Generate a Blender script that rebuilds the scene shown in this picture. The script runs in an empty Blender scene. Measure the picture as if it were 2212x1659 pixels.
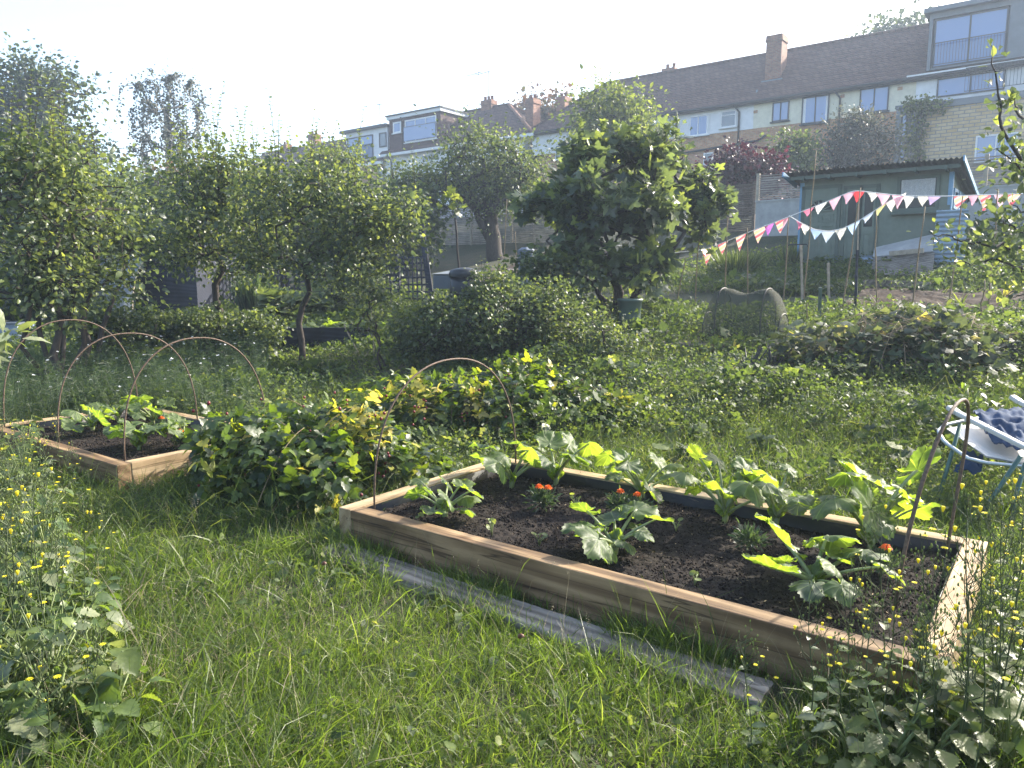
import bpy, math, random
import numpy as np
from mathutils import Vector, Matrix

# ---------------------------------------------------------------- camera / light / exposure
scn = bpy.context.scene
COL = scn.collection
R = math.radians
CAMZ = 1.52
F, CX, CY = 1618.4, 1106.0, 829.5          # focal length and centre in the 2212 px wide measuring frame
PITCH = math.atan((CY - 603.0) / F)
cam_d = bpy.data.cameras.new('camera')
cam = bpy.data.objects.new('camera', cam_d); COL.objects.link(cam)
cam.location = (0, 0, CAMZ); cam.rotation_euler = (math.pi/2 - PITCH, 0, 0)
cam_d.lens = 26.34; cam_d.sensor_width = 36; cam_d.clip_end = 3000; cam_d.clip_start = 0.05
scn.camera = cam

SUN_AZ, SUN_EL = R(58), R(30)               # azimuth measured from +Y towards +X
world = bpy.data.worlds.new('World'); scn.world = world; world.use_nodes = True
wn = world.node_tree; bg = wn.nodes['Background']
sky = wn.nodes.new('ShaderNodeTexSky'); sky.sky_type = 'NISHITA'; sky.sun_disc = False
sky.sun_elevation = SUN_EL; sky.sun_rotation = SUN_AZ
sky.air_density = 1.0; sky.dust_density = 3.0; sky.ozone_density = 1.2
wn.links.new(sky.outputs[0], bg.inputs[0]); bg.inputs[1].default_value = 0.15
sun_d = bpy.data.lights.new('sun', 'SUN'); sun_d.energy = 4.2; sun_d.angle = R(0.5); sun_d.color = (1.0, 0.93, 0.80)
sun = bpy.data.objects.new('sun', sun_d); COL.objects.link(sun)
sv = Vector((math.sin(SUN_AZ)*math.cos(SUN_EL), math.cos(SUN_AZ)*math.cos(SUN_EL), math.sin(SUN_EL)))
sun.rotation_euler = sv.to_track_quat('Z', 'Y').to_euler(); sun.location = (30, 20, 30)
scn.view_settings.view_transform = 'Standard'; scn.view_settings.look = 'None'
scn.view_settings.exposure = 1.78; scn.view_settings.gamma = 1.0
scn.cycles.max_bounces = 8; scn.cycles.diffuse_bounces = 4; scn.cycles.glossy_bounces = 2
scn.cycles.transmission_bounces = 4; scn.cycles.transparent_max_bounces = 8; scn.cycles.volume_bounces = 0
scn.cycles.use_denoising = True; scn.cycles.caustics_reflective = False; scn.cycles.caustics_refractive = False

# ---------------------------------------------------------------- measuring helpers
cp, sp_ = math.cos(PITCH), math.sin(PITCH)
def ray(px, py):
    u = (px-CX)/F; v = (py-CY)/F
    return np.array([u, cp - v*sp_, -(sp_ + v*cp)])
def at(px, py, Y):
    d = ray(px, py); k = Y/d[1]
    return np.array([d[0]*k, Y, CAMZ + d[2]*k])
NR = np.array([0.608, 0.794]); ER = np.array([0.794, -0.608]); RZ = math.atan2(-0.608, 0.794)
def onT(px, py, T):
    d = ray(px, py); k = T/(d[0]*NR[0] + d[1]*NR[1])
    p = d*k; p[2] += CAMZ; return p
def sz(px, py, T=44.0):
    p = onT(px, py, T); return float(p[0]*ER[0] + p[1]*ER[1]), float(p[2])
HT = np.array([-400, 4.5, 7, 10.4, 14, 18.4, 21.8, 24.0, 30, 44, 60, 120, 600.])
HZ = np.array([0, 0, .2, .66, 1.1, 1.8, 2.5, 3.4, 4.3, 6.2, 7.5, 10, 14.])
def H(x, y):
    t = np.asarray(x)*NR[0] + np.asarray(y)*NR[1]
    z = np.interp(t, HT, HZ)
    return z + 0.025*np.sin(1.7*np.asarray(x)+.4)*np.sin(1.3*np.asarray(y)) * np.clip((t-2)/4, 0, 1)
def ground(px, py, far=60):
    d = ray(px, py)
    for k in np.arange(1.5, far, .02):
        p = d*k; p[2] += CAMZ
        if p[2] <= H(p[0], p[1]): return p
    return p

# ---------------------------------------------------------------- mesh builder
def nrm(a):
    return a/np.maximum(np.linalg.norm(a, axis=-1, keepdims=True), 1e-9)
class MB:
    def __init__(s): s.V=[]; s.L=[]; s.S=[]; s.M=[]; s.Rn=[]; s.U=[]; s.n=0; s.sm=True
    def add(s, V, faces, mat=0, rnd=.5, uv=None):
        V = np.asarray(V, float).reshape(-1, 3)
        s.V.append(V); s.Rn.append(np.full(len(V), rnd)); s.U.append(V[:, :2]*0 if uv is None else uv)
        for f in faces:
            s.L.append(np.asarray(f)+s.n)
        s.S.append(np.array([len(f) for f in faces])); s.M.append(np.full(len(faces), mat))
        s.n += len(V); return s
    def inst(s, T, Mx, P, rnd=None, mat=0):
        """many copies of template T=(V, loops, sizes, uv) inside this mesh"""
        V, lo, si, uv = T; N = len(P)
        if N == 0: return s
        if rnd is None: rnd = np.random.rand(N)
        W = np.einsum('nij,kj->nki', Mx, V) + P[:, None, :]
        k = len(V)
        s.V.append(W.reshape(-1, 3)); s.Rn.append(np.repeat(rnd, k)); s.U.append(np.tile(uv, (N, 1)))
        s.L.append((lo[None, :] + (np.arange(N)*k)[:, None] + s.n).ravel())
        s.S.append(np.tile(si, N)); s.M.append(np.full(len(si)*N, mat)); s.n += N*k; return s
    def box(s, x0, y0, z0, x1, y1, z1, mat=0, M=None, rnd=.5):
        V = np.array([[x,y,z] for z in (z0,z1) for y in (y0,y1) for x in (x0,x1)], float)
        if M is not None: V = V @ np.asarray(M)[:3,:3].T + np.asarray(M)[:3,3]
        return s.add(V, [(0,2,3,1),(4,5,7,6),(0,1,5,4),(2,6,7,3),(0,4,6,2),(1,3,7,5)], mat, rnd)
    def bar(s, a, b, w, h=None, mat=0, rnd=.5):
        a = np.asarray(a, float); b = np.asarray(b, float); h = h or w
        d = nrm(b-a); up = np.array([0,0,1.]) if abs(d[2]) < .9 else np.array([0,1.,0])
        r = nrm(np.cross(d, up)); u = np.cross(r, d)
        V = [p + r*i*w/2 + u*j*h/2 for p in (a,b) for i, j in ((-1,-1),(1,-1),(1,1),(-1,1))]
        return s.add(V, [(0,1,2,3),(7,6,5,4),(0,4,5,1),(1,5,6,2),(2,6,7,3),(3,7,4,0)], mat, rnd)
    def tube(s, pts, rad, n=6, mat=0, rnd=.5, cap=True):
        P = np.asarray(pts, float); m = len(P)
        if np.isscalar(rad): rad = np.full(m, rad)
        t = nrm(np.gradient(P, axis=0)); ref = np.array([0,0,1.]) if abs(t[0][2]) < .9 else np.array([1.,0,0])
        r = nrm(np.cross(t, ref)); b = np.cross(t, r)
        a = np.arange(n)*2*np.pi/n
        V = P[:,None,:] + (r[:,None,:]*np.cos(a)[None,:,None] + b[:,None,:]*np.sin(a)[None,:,None])*np.asarray(rad)[:,None,None]
        fs = [(i*n+j, i*n+(j+1)%n, (i+1)*n+(j+1)%n, (i+1)*n+j) for i in range(m-1) for j in range(n)]
        if cap: fs += [tuple(range(n))[::-1], tuple((m-1)*n+j for j in range(n))]
        return s.add(V.reshape(-1,3), fs, mat, rnd)
    def lathe(s, prof, c=(0,0,0), n=20, mat=0, rnd=.5, sx=1, sy=1):
        a = np.arange(n)*2*np.pi/n
        V = np.array([[c[0]+r*math.cos(t)*sx, c[1]+r*math.sin(t)*sy, c[2]+z] for r, z in prof for t in a])
        m = len(prof)
        fs = [(i*n+j, i*n+(j+1)%n, (i+1)*n+(j+1)%n, (i+1)*n+j) for i in range(m-1) for j in range(n)]
        return s.add(V, fs, mat, rnd)
    def sheet(s, G, mat=0, rnd=.5):
        """G: (a,b,3) grid of points"""
        a, b = G.shape[:2]
        idx = np.arange(a*b).reshape(a, b)
        q = np.stack([idx[:-1,:-1], idx[:-1,1:], idx[1:,1:], idx[1:,:-1]], -1).reshape(-1, 4)
        s.V.append(G.reshape(-1,3)); s.Rn.append(np.full(a*b, rnd)); s.U.append(np.zeros((a*b,2)))
        s.L.append((q+s.n).ravel()); s.S.append(np.full(len(q),4)); s.M.append(np.full(len(q),mat)); s.n += a*b
        return s

KIDS = {}
def link(name, mb, mats, parent=None, off=None, smooth=True):
    me = bpy.data.meshes.new(name)
    V = np.concatenate(mb.V); L = np.concatenate([np.asarray(l).ravel() for l in mb.L]).astype(np.int32)
    S = np.concatenate(mb.S).astype(np.int32); Mi = np.concatenate(mb.M).astype(np.int32)
    if off is not None: V = V - np.asarray(off, float)
    me.vertices.add(len(V)); me.vertices.foreach_set('co', V.astype(np.float32).ravel())
    me.loops.add(len(L)); me.loops.foreach_set('vertex_index', L)
    st = np.concatenate([[0], np.cumsum(S)[:-1]]).astype(np.int32)
    me.polygons.add(len(S)); me.polygons.foreach_set('loop_start', st)
    if not isinstance(mats, (list, tuple)): mats = [mats]
    for m in mats: me.materials.append(m)
    me.polygons.foreach_set('material_index', Mi)
    me.update(calc_edges=True)
    me.polygons.foreach_set('use_smooth', np.full(len(S), smooth))
    at_ = me.attributes.new('rnd', 'FLOAT', 'POINT'); at_.data.foreach_set('value', np.concatenate(mb.Rn).astype(np.float32))
    U = np.concatenate(mb.U)
    if np.abs(U).max() > 0:
        u_ = me.attributes.new('luv', 'FLOAT_VECTOR', 'POINT')
        u_.data.foreach_set('vector', np.column_stack([U, np.zeros(len(U))]).astype(np.float32).ravel())
    o = bpy.data.objects.new(name, me); COL.objects.link(o)
    if parent: o.parent = parent; KIDS.setdefault(parent.name, []).append(o)
    return o
def tag(o, label=None, cat=None, group=None, kind=None):
    if label: o['label'] = label
    if cat: o['category'] = cat
    if group: o['group'] = group
    if kind: o['kind'] = kind
    return o
def thing(name, loc, label, cat, group=None, rz=0):
    o = bpy.data.objects.new(name, None); COL.objects.link(o); o.empty_display_size = .1
    o.location = tuple(float(c) for c in loc); o.rotation_euler = (0, 0, rz)
    return tag(o, label, cat, group)
def part(name, mb, mats, root, world=False, label=None, smooth=True):
    o = link(name, mb, mats, root, off=np.array(root.location) if world else None, smooth=smooth)
    if label: o['label'] = label
    return o
def bevel(o, w=.004, seg=2):
    m = o.modifiers.new('bevel', 'BEVEL'); m.width = w; m.segments = seg; m.limit_method = 'ANGLE'; return o
def copy_tree(o, parent=None, **kw):
    """a thing with copies of its parts and sub-parts"""
    c = o.copy(); COL.objects.link(c)
    if parent: c.parent = parent
    for k in KIDS.get(o.name, []): copy_tree(k, c)
    for k, v in kw.items(): setattr(c, k, v)
    return c

# ---------------------------------------------------------------- materials
def newmat(name):
    m = bpy.data.materials.new(name); m.use_nodes = True
    nt = m.node_tree; return m, nt, nt.nodes['Principled BSDF']
def N(nt, t, **kw):
    n = nt.nodes.new('ShaderNode'+t)
    for k, v in kw.items():
        if hasattr(n, k): setattr(n, k, v)
        else: n.inputs[k].default_value = v
    return n
def ramp(nt, stops, interp='LINEAR'):
    n = nt.nodes.new('ShaderNodeValToRGB'); n.color_ramp.interpolation = interp
    e = n.color_ramp.elements
    while len(e) < len(stops): e.new(0.5)
    for i, (p, c) in enumerate(stops):
        e[i].position = p; e[i].color = (*c, 1) if len(c) == 3 else c
    return n
def c4(c): return (c[0], c[1], c[2], 1)
def leafmat(name, stops, trans=.45, rough=.42, tcol=None, veins=None, spec=.5, sheen=0):
    """leaf: glossy front, light passing through"""
    m, nt, p = newmat(name); lk = nt.links.new
    if stops[0][1][1] > stops[0][1][0]:           # keep greens off the pure green corner
        stops = [(q, (c[0]*1.08, c[1]*.95, c[2]*1.3)) for q, c in stops]
    a = N(nt, 'Attribute', attribute_name='rnd'); r = ramp(nt, stops); lk(a.outputs['Fac'], r.inputs[0])
    col = r.outputs[0]
    tc = N(nt, 'TexCoord'); no = N(nt, 'TexNoise', Scale=35.0, Detail=3.0); lk(tc.outputs['Object'], no.inputs['Vector'])
    mx = N(nt, 'MixRGB', blend_type='MULTIPLY', Fac=.55)
    r2 = ramp(nt, [(.3, (.55,.6,.5)), (.7, (1.25,1.2,1.1))]); lk(no.outputs['Fac'], r2.inputs[0])
    lk(col, mx.inputs[1]); lk(r2.outputs[0], mx.inputs[2]); col = mx.outputs[0]
    hgt = no.outputs['Fac']
    if veins:
        uv = N(nt, 'Attribute', attribute_name='luv'); sx = N(nt, 'SeparateXYZ'); lk(uv.outputs['Vector'], sx.inputs[0])
        an = N(nt, 'Math', operation='ARCTAN2'); lk(sx.outputs[0], an.inputs[0]); lk(sx.outputs[1], an.inputs[1])
        ml = N(nt, 'Math', operation='MULTIPLY'); lk(an.outputs[0], ml.inputs[0]); ml.inputs[1].default_value = veins
        cs = N(nt, 'Math', operation='COSINE'); lk(ml.outputs[0], cs.inputs[0])
        r3 = ramp(nt, [(.90, (0,0,0)), (.99, (1,1,1))]); lk(cs.outputs[0], r3.inputs[0])
        mv = N(nt, 'MixRGB', blend_type='MIX'); lk(r3.outputs[0], mv.inputs[0]); lk(col, mv.inputs[1])
        mv.inputs[2].default_value = c4([min(1, c*1.35+.02) for c in stops[-1][1]]); col = mv.outputs[0]
        hh = N(nt, 'Math', operation='SUBTRACT'); lk(no.outputs['Fac'], hh.inputs[0]); lk(r3.outputs[0], hh.inputs[1]); hgt = hh.outputs[0]
    bp = N(nt, 'Bump', Strength=.35, Distance=.01); lk(hgt, bp.inputs['Height'])
    lk(col, p.inputs['Base Color']); lk(bp.outputs[0], p.inputs['Normal'])
    p.inputs['Roughness'].default_value = rough; p.inputs['Specular IOR Level'].default_value = spec
    tr = N(nt, 'BsdfTranslucent'); tm = N(nt, 'MixRGB', blend_type='MULTIPLY', Fac=1.0); lk(col, tm.inputs[1])
    tm.inputs[2].default_value = c4(tcol or (2.5, 2.3, 1.0)); lk(tm.outputs[0], tr.inputs[0])
    ms = N(nt, 'MixShader'); ms.inputs[0].default_value = trans
    lk(p.outputs[0], ms.inputs[1]); lk(tr.outputs[0], ms.inputs[2]); lk(ms.outputs[0], nt.nodes['Material Output'].inputs[0])
    return m
def plain(name, col, rough=.6, metal=0., var=.25, scale=12., spec=.4, bump=.15, trans=0., vec=(1,1,1)):
    m, nt, p = newmat(name); lk = nt.links.new
    tc = N(nt, 'TexCoord'); mp = N(nt, 'Mapping'); mp.inputs['Scale'].default_value = vec; lk(tc.outputs['Object'], mp.inputs[0])
    no = N(nt, 'TexNoise', Scale=scale, Detail=6.0, Roughness=.65); lk(mp.outputs[0], no.inputs['Vector'])
    r = ramp(nt, [(.3, [c*(1-var) for c in col]), (.7, [min(1, c*(1+var*.7)) for c in col])]); lk(no.outputs['Fac'], r.inputs[0])
    lk(r.outputs[0], p.inputs['Base Color']); p.inputs['Roughness'].default_value = rough; p.inputs['Metallic'].default_value = metal
    p.inputs['Specular IOR Level'].default_value = spec
    if bump:
        b = N(nt, 'Bump', Strength=bump, Distance=.01); lk(no.outputs['Fac'], b.inputs['Height']); lk(b.outputs[0], p.inputs['Normal'])
    if trans:
        tr = N(nt, 'BsdfTranslucent'); lk(r.outputs[0], tr.inputs[0]); ms = N(nt, 'MixShader'); ms.inputs[0].default_value = trans
        lk(p.outputs[0], ms.inputs[1]); lk(tr.outputs[0], ms.inputs[2]); lk(ms.outputs[0], nt.nodes['Material Output'].inputs[0])
    return m
def woodmat(name, a, b, c, rough=.7, grain=1., crack=.5, gscale=22.):
    """grain along local X"""
    m, nt, p = newmat(name); lk = nt.links.new
    tc = N(nt, 'TexCoord'); mp = N(nt, 'Mapping'); mp.inputs['Scale'].default_value = (.9, 14*grain, 14*grain); lk(tc.outputs['Object'], mp.inputs[0])
    n1 = N(nt, 'TexNoise', Scale=1.6, Detail=8.0, Roughness=.7, Distortion=.6); lk(mp.outputs[0], n1.inputs['Vector'])
    w = N(nt, 'TexWave', wave_type='BANDS', bands_direction='DIAGONAL'); w.inputs['Scale'].default_value = .5; w.inputs['Distortion'].default_value = 7; w.inputs['Detail'].default_value = 3
    lk(mp.outputs[0], w.inputs['Vector'])
    n2 = N(nt, 'TexNoise', Scale=2.2, Detail=4.0); lk(tc.outputs['Object'], n2.inputs['Vector'])
    r = ramp(nt, [(.25, a), (.5, b), (.75, c)]); mm = N(nt, 'Math', operation='MULTIPLY_ADD'); lk(w.outputs['Fac'], mm.inputs[0]); mm.inputs[1].default_value = .3
    sc = N(nt, 'Math', operation='MULTIPLY'); lk(n1.outputs['Fac'], sc.inputs[0]); sc.inputs[1].default_value = .75; lk(sc.outputs[0], mm.inputs[2]); lk(mm.outputs[0], r.inputs[0])
    mx = N(nt, 'MixRGB', blend_type='MULTIPLY', Fac=.7); r2 = ramp(nt, [(.3, (.6,.58,.55)), (.65, (1.1,1.08,1.05))]); lk(n2.outputs['Fac'], r2.inputs[0])
    lk(r.outputs[0], mx.inputs[1]); lk(r2.outputs[0], mx.inputs[2])
    # long drying cracks
    mp2 = N(nt, 'Mapping'); mp2.inputs['Scale'].default_value = (.5, 16, 16); lk(tc.outputs['Object'], mp2.inputs[0])
    vo = N(nt, 'TexNoise', Scale=1.0, Detail=2.0); lk(mp2.outputs[0], vo.inputs['Vector'])
    rc = ramp(nt, [(.485, (1,1,1)), (.5, (.15,.12,.1)), (.515, (1,1,1))]); lk(vo.outputs['Fac'], rc.inputs[0])
    mc = N(nt, 'MixRGB', blend_type='MULTIPLY', Fac=crack); lk(mx.outputs[0], mc.inputs[1]); lk(rc.outputs[0], mc.inputs[2])
    mp3 = N(nt, 'Mapping'); mp3.inputs['Scale'].default_value = (2.2, 7, 7); lk(tc.outputs['Object'], mp3.inputs[0])
    vk = N(nt, 'TexVoronoi', Scale=1.0); lk(mp3.outputs[0], vk.inputs['Vector']); rk = ramp(nt, [(.04, (.30,.22,.16)), (.10, (.62,.52,.42)), (.16, (1,1,1))]); lk(vk.outputs['Distance'], rk.inputs[0])
    mk = N(nt, 'MixRGB', blend_type='MULTIPLY', Fac=.85); lk(mc.outputs[0], mk.inputs[1]); lk(rk.outputs[0], mk.inputs[2])
    n9 = N(nt, 'TexNoise', Scale=1.1, Detail=9.0, Roughness=.75); lk(tc.outputs['Object'], n9.inputs['Vector']); r9 = ramp(nt, [(.36, (.52,.50,.46)), (.52, (1,1,1))]); lk(n9.outputs['Fac'], r9.inputs[0])
    m9 = N(nt, 'MixRGB', blend_type='MULTIPLY', Fac=.6); lk(mk.outputs[0], m9.inputs[1]); lk(r9.outputs[0], m9.inputs[2])
    lk(m9.outputs[0], p.inputs['Base Color']); p.inputs['Roughness'].default_value = rough; p.inputs['Specular IOR Level'].default_value = .3
    bp = N(nt, 'Bump', Strength=.35, Distance=.003); ad = N(nt, 'Math', operation='ADD'); lk(n1.outputs['Fac'], ad.inputs[0]); lk(rc.outputs[0], ad.inputs[1])
    lk(ad.outputs[0], bp.inputs['Height']); lk(bp.outputs[0], p.inputs['Normal'])
    return m
def brickmat(name, c1, c2, mortar, bw=.225, bh=.075, ms=.012, var=.5):
    m, nt, p = newmat(name); lk = nt.links.new
    tc = N(nt, 'TexCoord'); sx = N(nt, 'SeparateXYZ'); lk(tc.outputs['Object'], sx.inputs[0])
    ad = N(nt, 'Math', operation='ADD'); lk(sx.outputs[0], ad.inputs[0]); lk(sx.outputs[1], ad.inputs[1])
    cb = N(nt, 'CombineXYZ'); lk(ad.outputs[0], cb.inputs[0]); lk(sx.outputs[2], cb.inputs[1])
    bt = N(nt, 'TexBrick'); bt.inputs['Scale'].default_value = 1.0; bt.inputs['Brick Width'].default_value = bw; bt.inputs['Row Height'].default_value = bh
    bt.inputs['Mortar Size'].default_value = ms; bt.inputs['Color1'].default_value = c4(c1); bt.inputs['Color2'].default_value = c4(c2); bt.inputs['Mortar'].default_value = c4(mortar)
    bt.inputs['Mortar Smooth'].default_value = .2; bt.inputs['Bias'].default_value = -.1
    lk(cb.outputs[0], bt.inputs['Vector'])
    no = N(nt, 'TexNoise', Scale=3.0, Detail=8.0, Roughness=.8); lk(tc.outputs['Object'], no.inputs['Vector'])
    r = ramp(nt, [(.3, (1-var,)*3), (.7, (1+var*.5,)*3)]); lk(no.outputs['Fac'], r.inputs[0])
    mx = N(nt, 'MixRGB', blend_type='MULTIPLY', Fac=.9); lk(bt.outputs['Color'], mx.inputs[1]); lk(r.outputs[0], mx.inputs[2])
    lk(mx.outputs[0], p.inputs['Base Color']); p.inputs['Roughness'].default_value = .85
    bp = N(nt, 'Bump', Strength=.5, Distance=.02); bp.invert = True; lk(bt.outputs['Fac'], bp.inputs['Height']); lk(bp.outputs[0], p.inputs['Normal'])
    return m
def glassmat(name, col=(.05,.07,.1)):
    m, nt, p = newmat(name)
    p.inputs['Base Color'].default_value = c4(col); p.inputs['Roughness'].default_value = .04; p.inputs['Specular IOR Level'].default_value = 1.0
    p.inputs['Coat Weight'].default_value = .25; p.inputs['Coat Roughness'].default_value = .03; p.inputs['IOR'].default_value = 1.5
    return m
G1 = [(0,(.022,.045,.014)),(.5,(.045,.085,.022)),(1,(.085,.14,.03))]
M = {}
M['apple'] = leafmat('apple_leaf', [(0,(.04,.07,.036)),(.55,(.075,.12,.05)),(1,(.15,.21,.06))], .45, .38)
M['fig'] = leafmat('fig_leaf', [(0,(.045,.075,.042)),(.6,(.08,.13,.055)),(1,(.15,.22,.06))], .45, .36)
M['dark'] = leafmat('dark_leaf', [(0,(.022,.042,.02)),(.6,(.045,.075,.03)),(1,(.085,.125,.04))], .3, .45)
M['cutvine'] = leafmat('cut_vine_leaf', [(0,(.03,.048,.024)),(.6,(.06,.095,.042)),(.93,(.11,.155,.065)),(1,(.17,.18,.10))], .35, .62, None, None, .3)
M['mid'] = leafmat('mid_leaf', [(0,(.04,.07,.028)),(.6,(.075,.12,.042)),(1,(.13,.19,.055))], .42, .45)
M['grey'] = leafmat('grey_green_leaf', [(0,(.05,.065,.045)),(.6,(.09,.11,.075)),(1,(.14,.16,.11))], .3, .5, (1.6,1.6,1.0))
M['purple'] = leafmat('purple_leaf', [(0,(.03,.010,.016)),(.6,(.065,.018,.03)),(1,(.13,.035,.05))], .28, .45, (1.3,.8,1.0))
M['lime'] = leafmat('lime_leaf', [(0,(.05,.08,.02)),(.6,(.095,.15,.03)),(1,(.16,.22,.05))], .45, .45)
M['birch'] = leafmat('birch_leaf', [(0,(.05,.065,.04)),(1,(.10,.13,.07))], .3, .5, (1.5,1.5,1.0))
M['rust'] = leafmat('rusty_leaf', [(0,(.09,.05,.03)),(.5,(.08,.09,.04)),(1,(.16,.08,.05))], .35, .5, (1.6,1.4,.9))
M['courgette'] = leafmat('courgette_leaf', [(0,(.06,.11,.045)),(1,(.115,.18,.05))], .56, .5, (3.1,3.0,.5), veins=9.0)
M['bramble'] = leafmat('raspberry_leaf', [(0,(.025,.05,.016)),(.6,(.055,.105,.022)),(.88,(.11,.18,.03)),(1,(.17,.22,.035))], .46, .42, (2.8,2.6,.5))
M['yellowleaf'] = leafmat('yellow_leaf', [(0,(.24,.30,.05)),(.5,(.42,.44,.06)),(1,(.55,.50,.14))], .45, .5, (1.4,1.4,.6))
M['weed'] = leafmat('weed_leaf', [(0,(.04,.08,.025)),(.6,(.08,.14,.035)),(1,(.14,.21,.05))], .45, .38, (2.5,2.4,.6))
M['paleleaf'] = leafmat('pale_leaf', [(0,(.12,.17,.07)),(1,(.22,.27,.12))], .4, .35, (1.7,1.8,.7))
M['grass'] = leafmat('grass_blade', [(0,(.034,.062,.016)),(.5,(.070,.122,.022)),(.85,(.12,.18,.034)),(1,(.17,.22,.06))], .5, .42, (2.3,2.4,.8))
M['straw'] = leafmat('straw', [(0,(.20,.17,.11)),(1,(.38,.33,.23))], .35, .6, (1.1,1.1,1.0))
M['cover'] = leafmat('ground_cover', [(0,(.03,.06,.018)),(.6,(.07,.12,.03)),(.9,(.13,.19,.045)),(1,(.2,.24,.08))], .45, .6, None, None, .3)
M['feather'] = leafmat('feathery_leaf', [(0,(.02,.045,.02)),(1,(.055,.10,.04))], .4, .5)
M['stalk'] = leafmat('green_stalk', [(0,(.08,.13,.03)),(1,(.20,.28,.08))], .3, .4, (2,2,.6))
M['stem'] = plain('weed_stem', (.05,.07,.025), .6)
M['petiole'] = leafmat('pale_petiole', [(0,(.22,.30,.11)),(1,(.30,.38,.16))], .3, .4, (1.8,1.8,.8))
M['bark'] = plain('bark', (.055,.045,.038), .9, var=.5, scale=25, bump=.6, vec=(1,1,.3))
M['twig'] = plain('twig', (.045,.032,.028), .8, var=.4, scale=30)
M['birchbark'] = plain('birch_bark', (.30,.28,.25), .8, var=.5, scale=8)
M['cane'] = plain('dry_cane', (.22,.16,.09), .75, var=.4, scale=30)
M['soil'] = plain('soil', (.024,.019,.016), .95, var=.6, scale=60, bump=1.0, spec=.15)
M['crumb'] = plain('soil_crumb', (.030,.023,.019), .95, var=.6, scale=80, spec=.15)
M['earth'] = plain('dry_earth', (.07,.052,.04), .95, var=.5, scale=14, bump=.8, spec=.1)
M['liner'] = plain('black_liner', (.008,.008,.009), .45, bump=.3, scale=20)
M['sleeper'] = woodmat('shaded_sleeper', (.10,.060,.030), (.195,.125,.064), (.32,.22,.12), .72, .9, .8)  # bed timber with the shade of the front boards put into its colour
M['litsleeper'] = woodmat('lit_sleeper', (.26,.175,.095), (.40,.29,.165), (.51,.39,.24), .72, .8, .6)  # lit copy of the same timber, paler for the other boards
M['oldwood'] = woodmat('weathered_wood', (.085,.078,.066), (.165,.152,.13), (.27,.25,.215), .9, 1.0, .6)
M['rust_rod'] = plain('rusty_rod', (.12,.08,.055), .7, .1, .5, 60, bump=.4)
M['blackwood'] = woodmat('black_painted_wood', (.015,.018,.03), (.024,.029,.048), (.04,.047,.07), .55, 1., .3)
M['slat'] = woodmat('silvered_slat', (.22,.19,.17), (.30,.265,.24), (.38,.34,.31), .85, 1., .3)
M['darkslat'] = woodmat('brown_slat', (.09,.07,.055), (.14,.11,.09), (.19,.155,.13), .85, 1., .3)
M['postwood'] = plain('pale_post', (.36,.31,.24), .85, var=.3, scale=10)
M['berry'] = plain('raspberry', (.16,.012,.018), .4, var=.3, scale=200)
M['orange'] = plain('marigold_petal', (.85,.17,.01), .6, var=.3, scale=120, trans=.35)
M['yellow'] = plain('yellow_petal', (.85,.74,.03), .6, var=.12, scale=90, trans=.35)
M['white'] = plain('white_petal', (.75,.76,.78), .6, var=.1, trans=.3)
M['bluepetal'] = plain('pale_blue_petal', (.35,.42,.7), .6, var=.1, trans=.3)
M['glass'] = glassmat('window_glass'); M['glass2'] = glassmat('painted_sky_glass', (.10,.17,.36))  # second glass has the blue sky reflection painted into its base colour
M['darkpane'] = plain('dark_pane', (.018,.022,.024), .25, var=.1, bump=0, spec=.35)
M['whitepaint'] = plain('white_paint', (.72,.72,.71), .5, var=.05, scale=3, bump=.02)
M['render'] = plain('white_render', (.74,.74,.74), .9, var=.10, scale=2.5, bump=.2)
M['cream'] = plain('cream_render', (.72,.67,.52), .9, var=.14, scale=2.5, bump=.2)
M['greyframe'] = plain('grey_frame', (.05,.055,.06), .5, var=.1)
M['zinc'] = plain('zinc_cladding', (.15,.165,.18), .5, .2, .15, 2)
M['blackpipe'] = plain('black_pipe', (.02,.02,.02), .5, var=.2)
M['concrete'] = plain('concrete', (.36,.36,.35), .9, var=.22, scale=4, bump=.4)
M['brick'] = brickmat('orange_brick', (.50,.20,.075), (.60,.34,.15), (.38,.33,.27))
M['redbrick'] = brickmat('red_brick', (.24,.09,.05), (.34,.15,.08), (.22,.19,.16))
M['stock'] = brickmat('yellow_stock_brick', (.52,.37,.19), (.60,.48,.30), (.30,.26,.22), .44, .155, .022, .3)
M['tile'] = brickmat('roof_tile', (.092,.047,.036), (.13,.072,.056), (.035,.02,.018), .33, .30, .02, .45)
M['hung'] = brickmat('hung_tile', (.085,.042,.035), (.12,.06,.05), (.03,.018,.016), .18, .12, .012, .3)
M['shed'] = plain('shed_green', (.145,.18,.145), .65, var=.16, scale=6, bump=.1)
M['shedtrim'] = plain('shed_trim_green', (.085,.115,.095), .65, var=.12, scale=6)
M['blue'] = plain('sky_blue_paint', (.15,.29,.44), .55, var=.12, scale=6)
M['corr'] = plain('corrugated_iron', (.17,.17,.17), .55, .5, .3, 5)
M['corrgreen'] = plain('green_corrugated', (.12,.17,.15), .55, .2, .3, 5)
M['corrblue'] = plain('bluegrey_corrugated', (.26,.34,.42), .55, .2, .2, 5)
M['bingreen'] = plain('green_plastic', (.07,.105,.08), .45, var=.12, scale=5, bump=.03)
M['binblack'] = plain('black_plastic', (.02,.024,.028), .4, var=.2, scale=5)
M['bingrey'] = plain('grey_plastic', (.13,.15,.18), .5, var=.12, scale=5)
M['denim'] = plain('blue_cloth', (.02,.045,.10), .9, var=.35, scale=14, bump=.5)
M['chairwhite'] = plain('chair_white', (.50,.50,.48), .4, var=.06, bump=.02)
M['chairgreen'] = plain('chair_green_tube', (.06,.12,.10), .4, .3, .1)
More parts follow.
